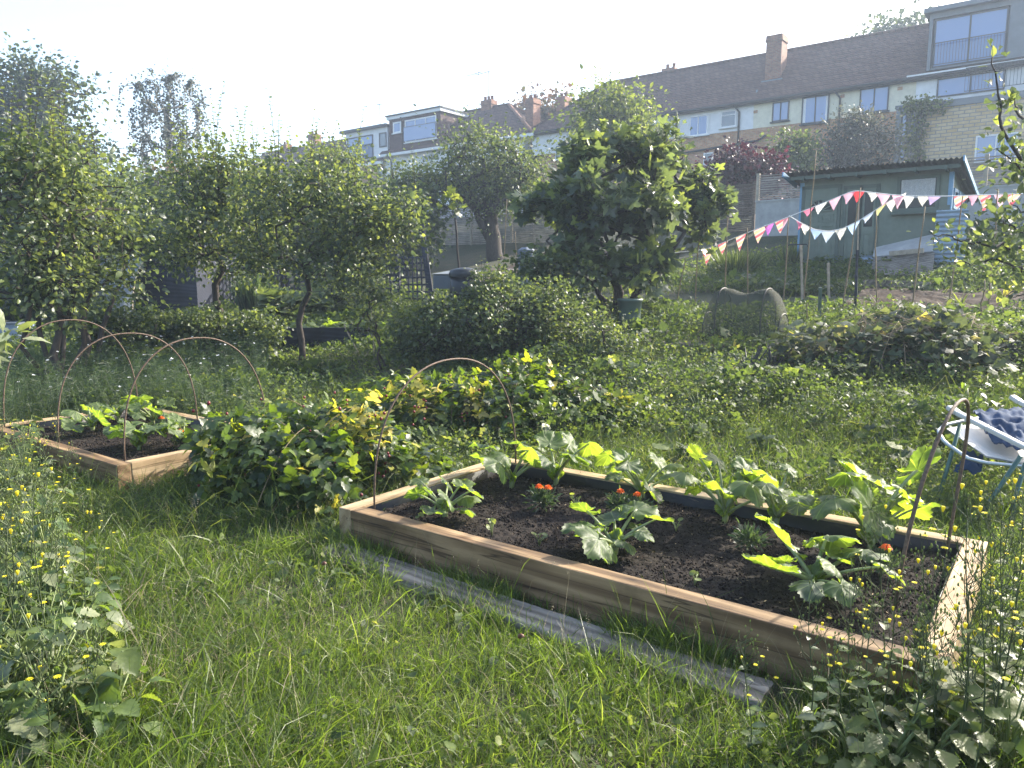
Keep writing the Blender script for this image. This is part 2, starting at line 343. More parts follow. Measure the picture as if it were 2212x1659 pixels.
M['chairsilver'] = plain('chair_tube_silver', (.45,.5,.52), .35, .6, .1)
M['polythene'] = plain('polythene', (.30,.33,.36), .35, var=.25, scale=4, bump=.6, trans=.3)
# ---------------------------------------------------------------- leaf templates (length along +Y, face +Z)
def tmpl(V, faces, uv=None):
    V = np.asarray(V, float)
    return (V, np.concatenate([np.asarray(f) for f in faces]), np.array([len(f) for f in faces]), V[:, :2].copy() if uv is None else np.asarray(uv, float))
def ovate(w=.32, fold=.10, droop=.12):
    V = [(0,0,0),(0,.33,.02),(0,.68,-.02*1),(0,1,-droop),(w*.9,.28,fold),(w*.85,.62,fold-.03),(-w*.9,.28,fold),(-w*.85,.62,fold-.03)]
    return tmpl(V, [(0,4,1),(1,4,5,2),(2,5,3),(0,1,6),(1,2,7,6),(2,3,7)])
def serrate(w=.34, n=6, fold=.07, droop=.15, depth=.16):
    """toothed leaf with a fold"""
    V = [(0, i/n, -droop*(i/n)**2) for i in range(n+1)]; fs = []
    prof = lambda t: w*math.sin(math.pi*min(1, t**.75))**.8
    for sg in (1, -1):
        b = len(V); m = 2*n
        for j in range(m):
            t = (j+.5)/m; ww = prof(t)*(1+depth*(1 if j % 2 else -1))
            V.append((sg*ww, t + (.03 if j % 2 else 0), fold*ww/w - droop*t*t))
        for i in range(n):
            f = [i, b+2*i, b+2*i+1, i+1]
            fs.append(tuple(f) if sg > 0 else tuple(f[::-1]))
        for i in range(n-1):
            f = [i+1, b+2*i+1, b+2*i+2]; fs.append(tuple(f) if sg > 0 else tuple(f[::-1]))
    return tmpl(V, fs)
def fan(radii, a0, a1, cup=.1, ring=.55, wav=.05, off=0., rings=None):
    """palmate leaf: outline radii from angle a0 to a1 around the petiole point"""
    n = len(radii); V = [(0,0,0)]; fs = []; rings = rings or [ring, 1]
    for k, fr in enumerate(rings):
        for i, r in enumerate(radii):
            a = a0 + (a1-a0)*i/(n-1); rr = (r if fr > .8 else (r*.5+.5)*.97)*fr
            z = cup*fr*fr*r + wav*math.sin(5*a+1.3*k)*fr*fr*r + (.02*math.cos(9*a)*fr if len(rings) > 2 else 0)
            V.append((rr*math.sin(a), rr*math.cos(a)+off, z))
    for i in range(n-1):
        fs.append((0, 1+i, 2+i))
        for k in range(len(rings)-1): o = 1+k*n; fs.append((o+i, o+n+i, o+n+i+1, o+i+1))
    return tmpl(V, fs)
def lobes(n, k, depth, teeth=0, a=2.75, tip=.12):
    """n samples, k lobes over the angle -a..a"""
    out = []
    for i in range(n):
        t = -1 + 2*i/(n-1); ang = t*a
        base = 1 - .22*abs(t)**1.5 + tip*(1-abs(t))
        l = 1 - depth*(.5-.5*math.cos(ang/a*math.pi*k))*1.0 if k % 2 == 0 else 1 - depth*(.5-.5*math.cos((t)*math.pi*(k-1)))
        s = 1 + (teeth if i % 2 else -teeth)
        out.append(base*l*s)
    return out
T_OV = ovate(); T_OV2 = ovate(.42, .14, .25); T_NAR = ovate(.13, .03, .2)
T_SER = serrate(); T_SERB = serrate(.40, 7, .10, .25, .14)
T_FIG = fan(lobes(17, 5, .5, 0, 2.6, .25), -2.6, 2.6, -.12, .5, .05)
T_COU = [fan(lobes(61, 5, .15, .05, 2.9, .22), -2.9, 2.9, c, .6, w, rings=[.25,.5,.75,.9,1]) for c, w in ((-.25,.09),(.18,.11),(-.45,.09),(-.1,.14))]
T_VINE = fan(lobes(15, 5, .28, .06, 2.6, .1), -2.6, 2.6, -.08, .6, .06)
T_RND = fan([1]*11, -3.14, 3.14, .15, .6, .0)
T_TRI = (lambda a: (np.concatenate([a[0]@np.array([[math.cos(t),-math.sin(t),0],[math.sin(t),math.cos(t),0],[0,0,1]])*k+np.array([0,.12,0])*q for t, k, q in ((0,1,1),(1.3,.75,0),(-1.3,.75,0))]),
    np.concatenate([a[1]+i*len(a[0]) for i in range(3)]), np.tile(a[2],3), np.tile(a[3],(3,1))))(serrate(.34, 4, .07, .2, .12))
def frames(d, n, s):
    """rotation*scale matrices: local Y -> d, Z near n"""
    d = nrm(d); x = nrm(np.cross(d, n)); z = np.cross(x, d)
    Mx = np.stack([x, d, z], -1)
    return Mx*np.asarray(s).reshape(-1, 1, 1)
def rdir(rng, n, up=0., flat=1.):
    v = rng.normal(size=(n, 3)); v[:, 2] *= flat; v = nrm(v); v[:, 2] += up; return nrm(v)

# ---------------------------------------------------------------- plants with woody skeletons
def px_ell(cx, cy, rx, ry, d, dy=1.0):
    """ellipsoid of a crown measured in the frame: centre, radii in metres"""
    c = at(cx, cy, d); k = d/F
    return (c, np.array([rx*k, rx*k*dy, ry*k]))
def samp_ell(rng, ells, n, shell=.5, hole=1.6, thr=-.35):
    vol = np.array([np.prod(e[1])**.8 for e in ells]); w = vol/vol.sum(); out = []
    ph = rng.uniform(0, 6, 6)
    while len(out) < n:
        i = rng.choice(len(ells), p=w); c, r = ells[i]
        v = rdir(rng, 1)[0]*(shell + (1-shell)*rng.random())**.6 * rng.uniform(.9, 1.08)
        if rng.random() < .25: v *= rng.random()
        p = c + v*r
        if math.sin(hole*2*p[0]+ph[0])+math.sin(hole*1.7*p[1]+ph[1])+math.sin(hole*2.3*p[2]+ph[2]) < thr*3*rng.random()+thr: continue
        out.append(p)
    return np.array(out)
def skeleton(rng, trunk, att, r0, step=.25, wob=.06, exp=.45, mb=None, nmin=.004, lift=.15):
    nodes = [np.array(p, float) for p in trunk]; par = [-1]+list(range(len(trunk)-1)); chains = []
    start = max(1, int(len(trunk)*.45))
    order = np.argsort(np.linalg.norm(att-nodes[-1], axis=1))
    NP_ = np.zeros((len(trunk)+len(att)*40, 3)); NP_[:len(nodes)] = nodes; cnt = len(nodes); par = par+[0]*(len(NP_)-len(par))
    ends = []
    for ai in order:
        a = att[ai]; cand = NP_[start:cnt]
        dd = np.linalg.norm(cand-a, axis=1) + .8*np.maximum(0, cand[:, 2]-a[2])
        j = start+int(np.argmin(dd)); p0 = NP_[j]; L = np.linalg.norm(a-p0); m = min(38, max(2, int(L/step)))
        ch = [j]; mid = (p0+a)/2 + np.array([0, 0, lift*L*rng.uniform(-.3, 1)]) + rng.normal(size=3)*L*.07
        for q in range(1, m+1):
            t = q/m; p = (1-t)**2*p0 + 2*t*(1-t)*mid + t*t*a + (rng.normal(size=3)*wob*step if q < m else 0)
            NP_[cnt] = p; par[cnt] = ch[-1]; ch.append(cnt); cnt += 1
        chains.append(ch); ends.append(ch[-1])
    w = np.zeros(cnt)
    for e in ends: w[e] += 1
    for i in range(cnt-1, 0, -1):
        if par[i] >= 0: w[par[i]] += w[i]
    tot = max(1, w[0]); rad = np.maximum(nmin, r0*(w/tot)**exp)
    mb = mb or MB()
    mb.tube(NP_[:len(trunk)], np.maximum(rad[:len(trunk)], r0*.5)*np.linspace(1.25, .9, len(trunk)), 9)
    for ch in chains: mb.tube(NP_[ch], [min(rad[ch[1]]*1.05, rad[ch[0]])]+[rad[i] for i in ch[1:]], 5, cap=False)
    return mb, NP_[:cnt], chains
def leaves_at(rng, mb, T, P, size, axis=None, up=.9, droop=-.2, var=.3, mat=0, rlo=0, rhi=1, tone=0):
    n = len(P); d = rdir(rng, n, droop, .7) if axis is None else nrm(axis)
    nn = rdir(rng, n, up, .8)
    s = size*np.clip(rng.normal(1, var, n), .4, 1.7)
    return mb.inst(T, frames(d, nn, s), P, np.clip(rng.uniform(rlo, rhi, n)**1.3+tone, 0, 1), mat)
def leafy(rng, mb, T, att, chains, NP_, per, spread, size, **kw):
    base = np.repeat(att, per, 0)
    sc = np.repeat(rng.uniform(.45, 1.45, len(att)), per)[:, None]
    P = base + np.clip(rng.normal(size=base.shape), -1.6, 1.6)*spread*sc*np.array([1, 1, .8])
    kw.setdefault('tone', np.repeat(rng.normal(size=len(att))*.2, per))
    # leaves follow the outward direction of their twig
    ax = nrm(P-base+rng.normal(size=P.shape)*spread*.4+np.array([0,0,-.15*spread]))
    leaves_at(rng, mb, T, P, size, axis=ax, **kw)
def shoots(rng, mbw, mbl, T, bases, lens, size, rad=.006, gap=.05, lean=.12, mat=0, **kw):
    for b, L in zip(bases, lens):
        dr = nrm(np.array([rng.normal()*lean, rng.normal()*lean, 1.])); m = max(4, int(L/gap)); t = np.linspace(0, 1, m)
        bend = np.array([rng.normal(), rng.normal(), 0])*.08*L
        P = b + dr*t[:, None]*L + bend*(t**2)[:, None]
        mbw.tube(P, np.linspace(rad, rad*.3, m), 4, cap=False)
        k = 2; PP = np.repeat(P[1:], k, 0); a = rng.uniform(0, 6.28)+np.arange(len(PP))*2.4
        ax = np.stack([np.cos(a), np.sin(a), rng.uniform(-.1, .7, len(PP))], -1)
        sc = size*(1-.4*np.repeat(t[1:], k))*rng.uniform(.6, 1.15, len(PP))
        mbl.inst(T, frames(ax, np.array([[0,0,1.]])+rng.normal(size=ax.shape)*.3, sc), PP, rng.uniform(.2, 1, len(PP)), mat)
def trunkline(base, top, n=7, wob=.05, rng=None):
    base = np.array(base, float); top = np.array(top, float); t = np.linspace(0, 1, n)[:, None]
    P = base + (top-base)*t; 
    if rng is not None: P[1:-1] += rng.normal(size=(n-2, 3))*wob*np.array([1, 1, .2])
    return P
def tree(name, seed, base, top, ells, n_att, per, spread, size, T, leaf, r0, label, cat='tree', group=None, bark='bark', shell=.5, sh=None, wob=.05, hole=1.6, thr=-.35, up=.9, var=.3, droopy=None, sprigs=None, crown='crown', step=.25, extra=None):
    rng = np.random.default_rng(seed)
    base = np.array(base, float)
    root = thing(name, base, label, cat, group)
    att = samp_ell(rng, ells, n_att, shell, hole, thr)
    mb, NPn, ch = skeleton(rng, trunkline(base-np.array([0,0,.1]), top, 8, wob, rng), att, r0, step=step)
    if extra:                                    # further stems from the same root
        for ex in extra: skeleton(rng, trunkline(base+np.array([rng.normal()*.08, rng.normal()*.08, -.1]), ex, 7, wob, rng), att[rng.choice(len(att), 12)], r0*.6, step=step, mb=mb)
    lf = MB()
    if droopy:
        hang = att[rng.choice(len(att), int(len(att)*.9))]
        for a in hang:
            L = droopy*rng.uniform(.4, 1.2); m = 12; t = np.linspace(0, 1, m)
            dx = rng.normal(size=2)*.25*L
            P = a + np.stack([dx[0]*np.sqrt(t), dx[1]*np.sqrt(t), .12*L*np.sin(t*3)-L*t**1.5], -1); dper = 4
            mb.tube(P, .009, 3, cap=False)
            PP = np.repeat(P, dper, 0); PP = PP+rng.normal(size=PP.shape)*spread*.22
            leaves_at(rng, lf, T, PP, size, up=.1, droop=-.7)
    leafy(rng, lf, T, att, ch, NPn, per, spread, size, up=up, var=var)
    if sh:
        n, lo, hi, sl = sh; bs = att[np.argsort(-att[:, 2]-rng.random(len(att))*1.0)[:n]]
        shoots(rng, mb, lf, T, bs, rng.uniform(lo, hi, n), sl)
    for (px, y0_, y1_, d_) in (sprigs or []):
        q0, q1 = at(px, y0_, d_), at(px, y1_, d_); j = int(np.argmin(np.linalg.norm(att-q0, axis=1)))
        mb.tube([att[j], (att[j]+q0)/2+np.array([0,0,-.05]), q0], [.01,.009,.008], 5, cap=False)
        shoots(rng, mb, lf, T, [q0], [q1[2]-q0[2]], size*1.15, rad=.007, gap=.06, lean=.03)
    part('trunk', mb, M[bark], root, True)
    part(crown, lf, M[leaf], root, True)
    return root
def bush(name, seed, base, ells, n_att, per, spread, size, T, leaf, label, cat='shrub', group=None, r0=.03, stems=8, **kw):
    """many stems from the ground, no single trunk"""
    rng = np.random.default_rng(seed); base = np.array(base, float)
    root = thing(name, base, label, cat, group); att = samp_ell(rng, ells, n_att, kw.get('shell', .45), kw.get('hole', 2.2), kw.get('thr', -.4))
    mb = MB(); idx = np.array_split(rng.permutation(len(att)), stems)
    for ii in idx:
        if len(ii) == 0: continue
        c = att[ii].mean(0); b = base + np.array([(c[0]-base[0])*.55, (c[1]-base[1])*.55, 0]) + rng.normal(size=3)*np.array([.15, .15, 0])
        b[2] = H(b[0], b[1])-.05
        skeleton(rng, trunkline(b, b+(c-b)*.55, 5, .03, rng), att[ii], r0, step=.15, mb=mb, nmin=.003)
    lf = MB(); leafy(rng, lf, T, att, None, None, per, spread, size, up=kw.get('up', .8), var=.3)
    if kw.get('sh'):
        n, lo, hi, sl = kw['sh']; bs = att[np.argsort(-att[:, 2]-rng.random(len(att))*.6)[:n]]
        shoots(rng, mb, lf, T, bs, rng.uniform(lo, hi, n), sl, rad=.004)
    part('stems', mb, M['twig'], root, True); part('foliage', lf, M[leaf], root, True)
    return root

# ================================================================ SETTING
xs = np.unique(np.concatenate([np.linspace(-600, -40, 15), np.arange(-40, -10, 1.5), np.arange(-10, 14, .2), np.arange(14, 60, 1.5), np.linspace(60, 600, 15)]))
ys = np.unique(np.concatenate([np.linspace(-60, -3, 8), np.arange(-3, 24, .2), np.arange(24, 80, 1.2), np.linspace(80, 900, 20)]))
GX, GY = np.meshgrid(xs, ys, indexing='ij')
gz = H(GX, GY)
rg = np.random.default_rng(3)
gz = gz + rg.normal(size=gz.shape)*.008
g_ = MB(); g_.sheet(np.stack([GX, GY, gz], -1).transpose(1, 0, 2)[:, ::-1])
gm, nt, p = newmat('garden_ground'); tc = N(nt, 'TexCoord')
n1 = N(nt, 'TexNoise', Scale=1.2, Detail=8.0, Roughness=.7); n2 = N(nt, 'TexNoise', Scale=30.0, Detail=5.0)
nt.links.new(tc.outputs['Object'], n1.inputs['Vector']); nt.links.new(tc.outputs['Object'], n2.inputs['Vector'])
r1 = ramp(nt, [(.35, (.03,.04,.014)), (.5, (.045,.05,.02)), (.65, (.07,.06,.035))]); r2 = ramp(nt, [(.3, (.5,.5,.5)), (.7, (1.3,1.3,1.2))])
nt.links.new(n1.outputs['Fac'], r1.inputs[0]); nt.links.new(n2.outputs['Fac'], r2.inputs[0])
mx = N(nt, 'MixRGB', blend_type='MULTIPLY', Fac=1.0); nt.links.new(r1.outputs[0], mx.inputs[1]); nt.links.new(r2.outputs[0], mx.inputs[2])
nt.links.new(mx.outputs[0], p.inputs['Base Color']); p.inputs['Roughness'].default_value = .95
bp = N(nt, 'Bump', Strength=.8, Distance=.03); nt.links.new(n2.outputs['Fac'], bp.inputs['Height']); nt.links.new(bp.outputs[0], p.inputs['Normal'])
tag(link('ground', g_, gm), kind='structure')

# ---------------------------------------------------------------- raised beds, in their own frames
BED1 = (np.array([-1.0, 4.173]), -0.6357, 3.06, 1.55)
c_, s_ = math.cos(-0.6357), math.sin(-0.6357)
BED2 = (np.array([-2.78, 5.14]) - 2.4*np.array([c_, s_]), -0.6357, 2.4, 1.42)
def inbed(x, y, B, pad=0.):
    o, a, L, W = B; dx = x-o[0]; dy = y-o[1]; u = dx*math.cos(a)+dy*math.sin(a); v = -dx*math.sin(a)+dy*math.cos(a)
    return (u > -pad) & (u < L+pad) & (v > -pad) & (v < W+pad)
def bedpt(B, u, v, z):
    o, a = B[0], B[1]; return np.array([o[0]+u*math.cos(a)-v*math.sin(a), o[1]+u*math.sin(a)+v*math.cos(a), z])
def raised_bed(B, label, seed, front, rest):
    o, a, L, W = B; h = .22; th = .1; rng = np.random.default_rng(seed)
    root = thing('raised_bed', (o[0], o[1], 0), label, 'raised bed', 'timber raised beds', a)
    def board(name, loc, ln, rz, mat):
        mb = MB(); nseg = 24; V = []
        mb.box(0, 0, 0, ln, th, h+.02)
        q = link(name, mb, mat, root, smooth=False); q.location = (*loc, -.02); q.rotation_euler = (0, 0, rz); bevel(q, .005)
        return q
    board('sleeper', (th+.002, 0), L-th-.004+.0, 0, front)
    board('sleeper', (th, 0.002), W-.004, math.pi/2, rest)
    board('sleeper', (L, th+.002), W-th-.004, math.pi/2, rest)
    board('sleeper', (th+.002, W-th), L-2*th-.004, 0, rest)
    mb = MB(); t = .006; zi = h-.012
    mb.box(th+.004, th+.003, 0, L-th-.004, th+.003+t, zi); mb.box(th+.004, W-th-.003-t, 0, L-th-.004, W-th-.003, zi)
    mb.box(th+.004, th+.011, 0, th+.004+t, W-th-.011, zi); mb.box(L-th-.004-t, th+.011, 0, L-th-.004, W-th-.011, zi)
    part('liner', mb, M['liner'], root)
    nx, ny = int(L/.012), int(W/.012)
    X, Y = np.meshgrid(np.linspace(th+.01, L-th-.01, nx), np.linspace(th+.01, W-th-.01, ny), indexing='ij')
    Z = .145 + .012*np.sin(3*X+1)*np.sin(4*Y) + .006*np.sin(11*X+3*Y)*np.sin(9*Y-5*X)
    nz = rng.normal(size=X.shape)
    for _ in range(2): nz = (nz + np.roll(nz, 1, 0) + np.roll(nz, -1, 0) + np.roll(nz, 1, 1) + np.roll(nz, -1, 1))/5
    Z += nz*.012
    mb = MB(); mb.sheet(np.stack([X, Y, Z], -1)[:, ::-1])
    k = 16000 if L > 2.6 else 8000
    P = np.stack([rng.uniform(th+.02, L-th-.02, k), rng.uniform(th+.02, W-th-.02, k), np.full(k, .148)], -1)
    P[:, 2] += .012*np.sin(3*P[:,0]+1)*np.sin(4*P[:,1]) + rng.uniform(-.002, .004, k)
    V = np.array([(1,0,0),(-1,0,0),(0,1,0),(0,-1,0),(0,0,1),(0,0,-1.)]) + rng.normal(size=(6,3))*.2
    T = tmpl(V, [(0,2,4),(2,1,4),(1,3,4),(3,0,4),(2,0,5),(1,2,5),(3,1,5),(0,3,5)])
    mb.inst(T, frames(rdir(rng, k), rdir(rng, k), rng.gamma(2, .0013, k)+.0015), P, rng.random(k), 1)
    kc = k//60; Pc = P[rng.choice(k, kc, replace=False)]; mb.inst(T, frames(rdir(rng, kc), rdir(rng, kc), rng.uniform(.006, .016, kc)), Pc, rng.random(kc), 1)
    # straw-coloured bark shreds
    k2 = k//28; P2 = P[:k2].copy(); P2[:, 2] += .004
    mb.inst(T_NAR, frames(rdir(rng, k2, 0, .2), rdir(rng, k2, 1), rng.uniform(.008, .022, k2)), P2, rng.random(k2), 2)
    part('soil', mb, [M['soil'], M['crumb'], M['cane']], root)
    return root
raised_bed(BED1, 'big new timber raised bed planted with courgettes and marigolds', 11, M['sleeper'], M['litsleeper'])
raised_bed(BED2, 'smaller timber raised bed under three rusty hoops at the left', 12, M['sleeper'], M['litsleeper'])
mb = MB(); L = 2.42
rng = np.random.default_rng(8); nx_ = 60; X_ = np.linspace(0, L, nx_); pr = [(0,0),(0,.03),(.012,.046),(.05,.05),(.10,.052),(.15,.049),(.178,.042),(.188,.028),(.188,0)]
G = np.array([[(x + (.012*math.sin(y*60) if x in (0, L) else 0), y+.004*math.sin(x*5)+rng.normal()*.0012, z+.006*math.sin(x*2.2+1)+rng.normal()*.0012) for y, z in pr] for x in X_]); mb.sheet(G[::-1])
for e_ in (0, -1): mb.add(G[e_], [tuple(range(len(pr)))])
pl = link('weathered_plank', mb, M['oldwood'], smooth=False); bevel(pl, .006)
p0 = on = ground(700, 1205); pl.location = (p0[0]-.03, p0[1]-.04, .004); pl.rotation_euler = (R(2), 0, -0.650)
tag(pl, 'weathered grey plank lying in the grass along the front of the large bed', 'plank')
PLANK = (np.array([p0[0], p0[1]]), -0.650, L, .19)

def hoop(pts_a, pts_b, top, label, group='rusty hoops over the beds', loops=None, rad=.0062):
    a, b = np.array(pts_a), np.array(pts_b); c = (a+b)/2; m = 34; P = []
    for i in range(m+1):
        t = math.pi*i/m; cx = math.cos(t); z = math.sin(t)
        p = c + (a-c)*np.sign(cx)*abs(cx)**.92; p = p.copy(); p[2] = a[2] + (top[2]-a[2])*(z**.72)
        p[:2] += (top[:2]-c[:2])*z
        P.append(p)
    mb = MB(); mb.tube(P, rad, 7); root = link('garden_hoop', mb, M['rust_rod'])
    return tag(root, label, 'hoop', group)
zs = .14
a1, b1 = bedpt(BED1, .17, .12, zs), bedpt(BED1, .2, 1.46, zs)
hoop(a1, b1, np.array([*((a1+b1)/2)[:2], 1.02]), 'single rusty hoop arching over the left end of the large bed')
a1, b1 = bedpt(BED1, 2.80, .62, zs), bedpt(BED1, 2.90, 1.38, zs)
hoop(a1, b1, np.array([*((a1+b1)/2+np.array([.14,.05,0]))[:2], .98]), 'rusty hoop seen edge-on at the right end of the large bed, beside the garden chair', rad=.0085)
for u, lab, tz in ((2.27, 'rusty hoop standing nearest the near corner of the smaller left bed', 1.07), (1.2, 'middle rusty hoop of the three over the smaller left bed', 1.06), (.12, 'rusty hoop at the far end of the smaller left bed, cut by the photo edge', 1.14)):
    a1, b1 = bedpt(BED2, u, .12, zs), bedpt(BED2, u+.02, 1.32, zs)
    hoop(a1, b1, np.array([*((a1+b1)/2)[:2], tz]), lab)
# ================================================================ HOUSES (row frame: local x along the row, y uphill)
TW = 44.0
def row_thing(name, s0, T, zb, label, cat='house', group=None):
    x = NR[0]*T + ER[0]*s0; y = NR[1]*T + ER[1]*s0
    r = thing(name, (x, y, zb), label, cat, group, RZ); r['s0'] = s0
    return r
class RowM:
    """turns measured (px,py) on plane T into the building's local x, z"""
    def __init__(s, root, s0, T, zb): s.r, s.s0, s.T, s.zb = root, s0, T, zb
    def p(s, px, py, T=None):
        a, z = sz(px, py, T or s.T); return a-s.s0, z-s.zb
def window(root, x0, z0, x1, z1, y, frame, mull=(.5,), glass='glass2', sill=True, label=None, fw=.07, name='window', trans=None, trz=.7, curtain=False):
    """frame proud of the wall at local y, its pane a sub-part"""
    mb = MB(); d0, d1 = y-.05, y-.004
    mb.box(x0, d0, z0, x0+fw, d1, z1); mb.box(x1-fw, d0, z0, x1, d1, z1)
    mb.box(x0+fw, d0, z0, x1-fw, d1, z0+fw); mb.box(x0+fw, d0, z1-fw, x1-fw, d1, z1)
    for m in mull:
        xm = x0+(x1-x0)*m; mb.box(xm-fw*.45, d0+.003, z0+fw, xm+fw*.45, d1, z1-fw)
    if trans: mb.box(x0+fw, d0+.005, z0+(z1-z0)*trz, x1-fw, d1, z0+(z1-z0)*trz+fw*.7)
    f = part(name, mb, M[frame], root, label=label, smooth=False)
    g = MB(); g.box(x0+fw*.8, y-.022, z0+fw*.8, x1-fw*.8, y-.010, z1-fw*.8); link('pane', g, M[glass], f, smooth=False)
    if curtain:
        g = MB(); w_ = (x1-x0)
        for xa_, xb_ in ((x0+fw, x0+fw+w_*.10), (x1-fw-w_*.07, x1-fw)):
            nn_ = 7; g.sheet(np.array([[(xa_+(xb_-xa_)*t_/nn_, y-.0235-.002*(t_%2), zz_) for zz_ in (z0+fw, z1-fw)] for t_ in range(nn_+1)]))
        link('curtain', g, M['render'], f, smooth=False)
    if sill:
        g = MB(); g.box(x0-.08, y-.14, z0-.07, x1+.08, y-.003, z0-.002); link('sill', g, M[frame], f, smooth=False)
    return f
def railing(root, x0, z0, x1, z1, y, gap=.12, mat='greyframe'):
    mb = MB(); mb.box(x0, y-.03, z1-.04, x1, y+.01, z1); mb.box(x0, y-.03, z0, x1, y+.01, z0+.03)
    for x in np.arange(x0, x1, gap): mb.box(x, y-.02, z0+.03, x+.018, y, z1-.04)
    return part('balcony_railing', mb, M[mat], root, smooth=False)
def tiled_plane(mb, x0l, x0r, y0, z0, x1l, x1r, y1, z1, n=22, lap=.035, mat=0):
    """courses of tiles, each stepping over the next one down; trapezium between two horizontal edges"""
    for i in range(n):
        a, b = i/n, (i+1)/n; f = lambda p, q, t: p+(q-p)*t
        V = [(f(x0l,x1l,a), f(y0,y1,a), f(z0,z1,a)+lap), (f(x0r,x1r,a), f(y0,y1,a), f(z0,z1,a)+lap), (f(x0r,x1r,b), f(y0,y1,b), f(z0,z1,b)+.004), (f(x0l,x1l,b), f(y0,y1,b), f(z0,z1,b)+.004),
             (f(x0l,x1l,a), f(y0,y1,a), f(z0,z1,a)-.01), (f(x0r,x1r,a), f(y0,y1,a), f(z0,z1,a)-.01)]
        mb.add(V, [(0,1,2,3),(4,5,1,0)], mat)
def chimney(root, x0, x1, y0, y1, z0, z1, mat='redbrick', pots=2, name='chimney', flash=True):
    mb = MB(); mb.box(x0, y0, z0, x1, y1, z1-.35); mb.box(x0-.05, y0-.05, z1-.35, x1+.05, y1+.05, z1-.2); mb.box(x0-.02, y0-.02, z1-.2, x1+.02, y1+.02, z1)
    c = part(name, mb, M[mat], root, smooth=False)
    for i in range(pots):
        m2 = MB(); x = x0+(x1-x0)*(i+.5)/pots; m2.lathe([(0,0),(.13,0),(.11,.28),(.14,.30),(.14,.34),(.09,.34),(.09,.1)], (x, (y0+y1)/2, z1-.01), 10)
        link('chimney_pot', m2, M['redbrick'], c)
    return c
def pipe(root, x, z0, z1, y, r=.05, mat='blackpipe', name='downpipe', kick=0.25):
    mb = MB(); P = [(x-kick, y-.32, z1), (x-kick, y-.32, z1-.1), (x, y-.09, z1-.45), (x, y-.09, z0)]
    mb.tube(P, r, 6); return part(name, mb, M[mat], root)
def aerial(px, ptop, pbot, T, label, arm=(-30, -3), n=6):
    b = onT(px, pbot, T); t = onT(px, ptop, T); t[:2] = b[:2]
    root = thing('tv_aerial', b, label, 'aerial', 'television aerials on the roofs'); mb = MB(); mb.tube([b, t], .035, 5); part('mast', mb, M['bingrey'], root, True)
    e = np.array([*ER, 0]); k = (b[1]/F)
    a0 = t + e*.3 - np.array([0,0,.05]); a1 = t + e*arm[0]*k*1.1 + np.array([0,0,-arm[1]*k])
    mb = MB(); mb.tube([a0, a1], .022, 4)
    for q in np.linspace(0, 1, n):
        c = a0+(a1-a0)*q; nn = np.array([NR[0], NR[1], 0])*.22; mb.tube([c-nn, c+nn], .012, 4)
        mb.tube([c-np.array([0,0,.12]), c+np.array([0,0,.12])], .012, 4)
    part('antenna_arm', mb, M['bingrey'], root, True)
    return root

# ---- the long terrace
s0, _ = sz(1150, 292); s1, _ = sz(2330, 120); ZB = 6.0
root = row_thing('terraced_house', s0, TW, ZB, 'long terrace of brick and rendered houses under one brown tiled roof, upper right')
rm = RowM(root, s0, TW, ZB); L = s1-s0
ze = np.mean([rm.p(1421, 249)[1], rm.p(1963, 170)[1]]); zr = ze+3.55
zb1 = np.mean([rm.p(1421, 304)[1], rm.p(1926, 241)[1]])
xsplit = rm.p(1628, 250)[0]
mb = MB(); mb.box(0, 0, -2, L, 7.6, zb1, 0); part('wall', mb, M['brick'], root, label='orange brick lower wall', smooth=False)
mb = MB(); mb.box(-.003, -.025, zb1, xsplit, 7.6, ze); part('wall', mb, M['render'], root, label='white rendered upper wall', smooth=False)
mb = MB(); mb.box(xsplit, -.02, zb1+.002, L, 7.6, ze-.002); part('wall', mb, M['cream'], root, label='cream rendered upper wall', smooth=False)
mb = MB(); yo = -.35
tiled_plane(mb, -.4, L, yo, ze-.05, 3.6, L, 3.9, zr, 24)
tiled_plane(mb, L, -.4, 8.1, ze-.05, L, 3.6, 3.9, zr, 24)
# hip end
for i in range(24):
    a, b = i/24, (i+1)/24; f = lambda p, q, t: p+(q-p)*t
    mb.add([(f(-.4,3.6,a), f(8.1,3.9,a), f(ze-.05,zr,a)+.035), (f(-.4,3.6,a), f(yo,3.9,a), f(ze-.05,zr,a)+.035), (f(-.4,3.6,b), f(yo,3.9,b), f(ze-.05,zr,b)), (f(-.4,3.6,b), f(8.1,3.9,b), f(ze-.05,zr,b))], [(0,1,2,3)])
mb.tube([(3.6,3.9,zr+.03),(L,3.9,zr+.03)], .11, 8); mb.tube([(-.4,yo,ze),(3.6,3.9,zr+.03)], .09, 6); mb.tube([(-.4,8.1,ze),(3.6,3.9,zr+.03)], .09, 6)
roof = part('roof', mb, M['tile'], root, smooth=False)
mb = MB(); mb.box(-.4, -.46, ze-.14, L, -.34, ze-.02); mb.box(-.3, -.34, ze-.2, L, -.02, ze-.06); part('gutter', mb, M['blackpipe'], root, smooth=False)
def chim(pxa, pya, pxb, pyb, T, dep=.9, base=2.5, **kw):
    xa, za = rm.p(pxa, pya, T); xb, zb = rm.p(pxb, pyb, T); zt = max(za, zb)
    y0 = T-TW; return chimney(root, xa, xb, y0, y0+dep, zt-base, zt, **kw)
chim(1656, 78, 1690, 72, TW+1.4, 1.0, 5.0, pots=0)
chim(1430, 149, 1457, 147, TW+4.4, .8, 2.0, pots=2)
mb = MB(); xa, _ = rm.p(1650, 150, TW+1.4); mb.box(xa-.05, 1.2, ze+1.05, xa+1.15, 1.38, ze+1.35); part('flashing', mb, M['bingrey'], root, smooth=False)
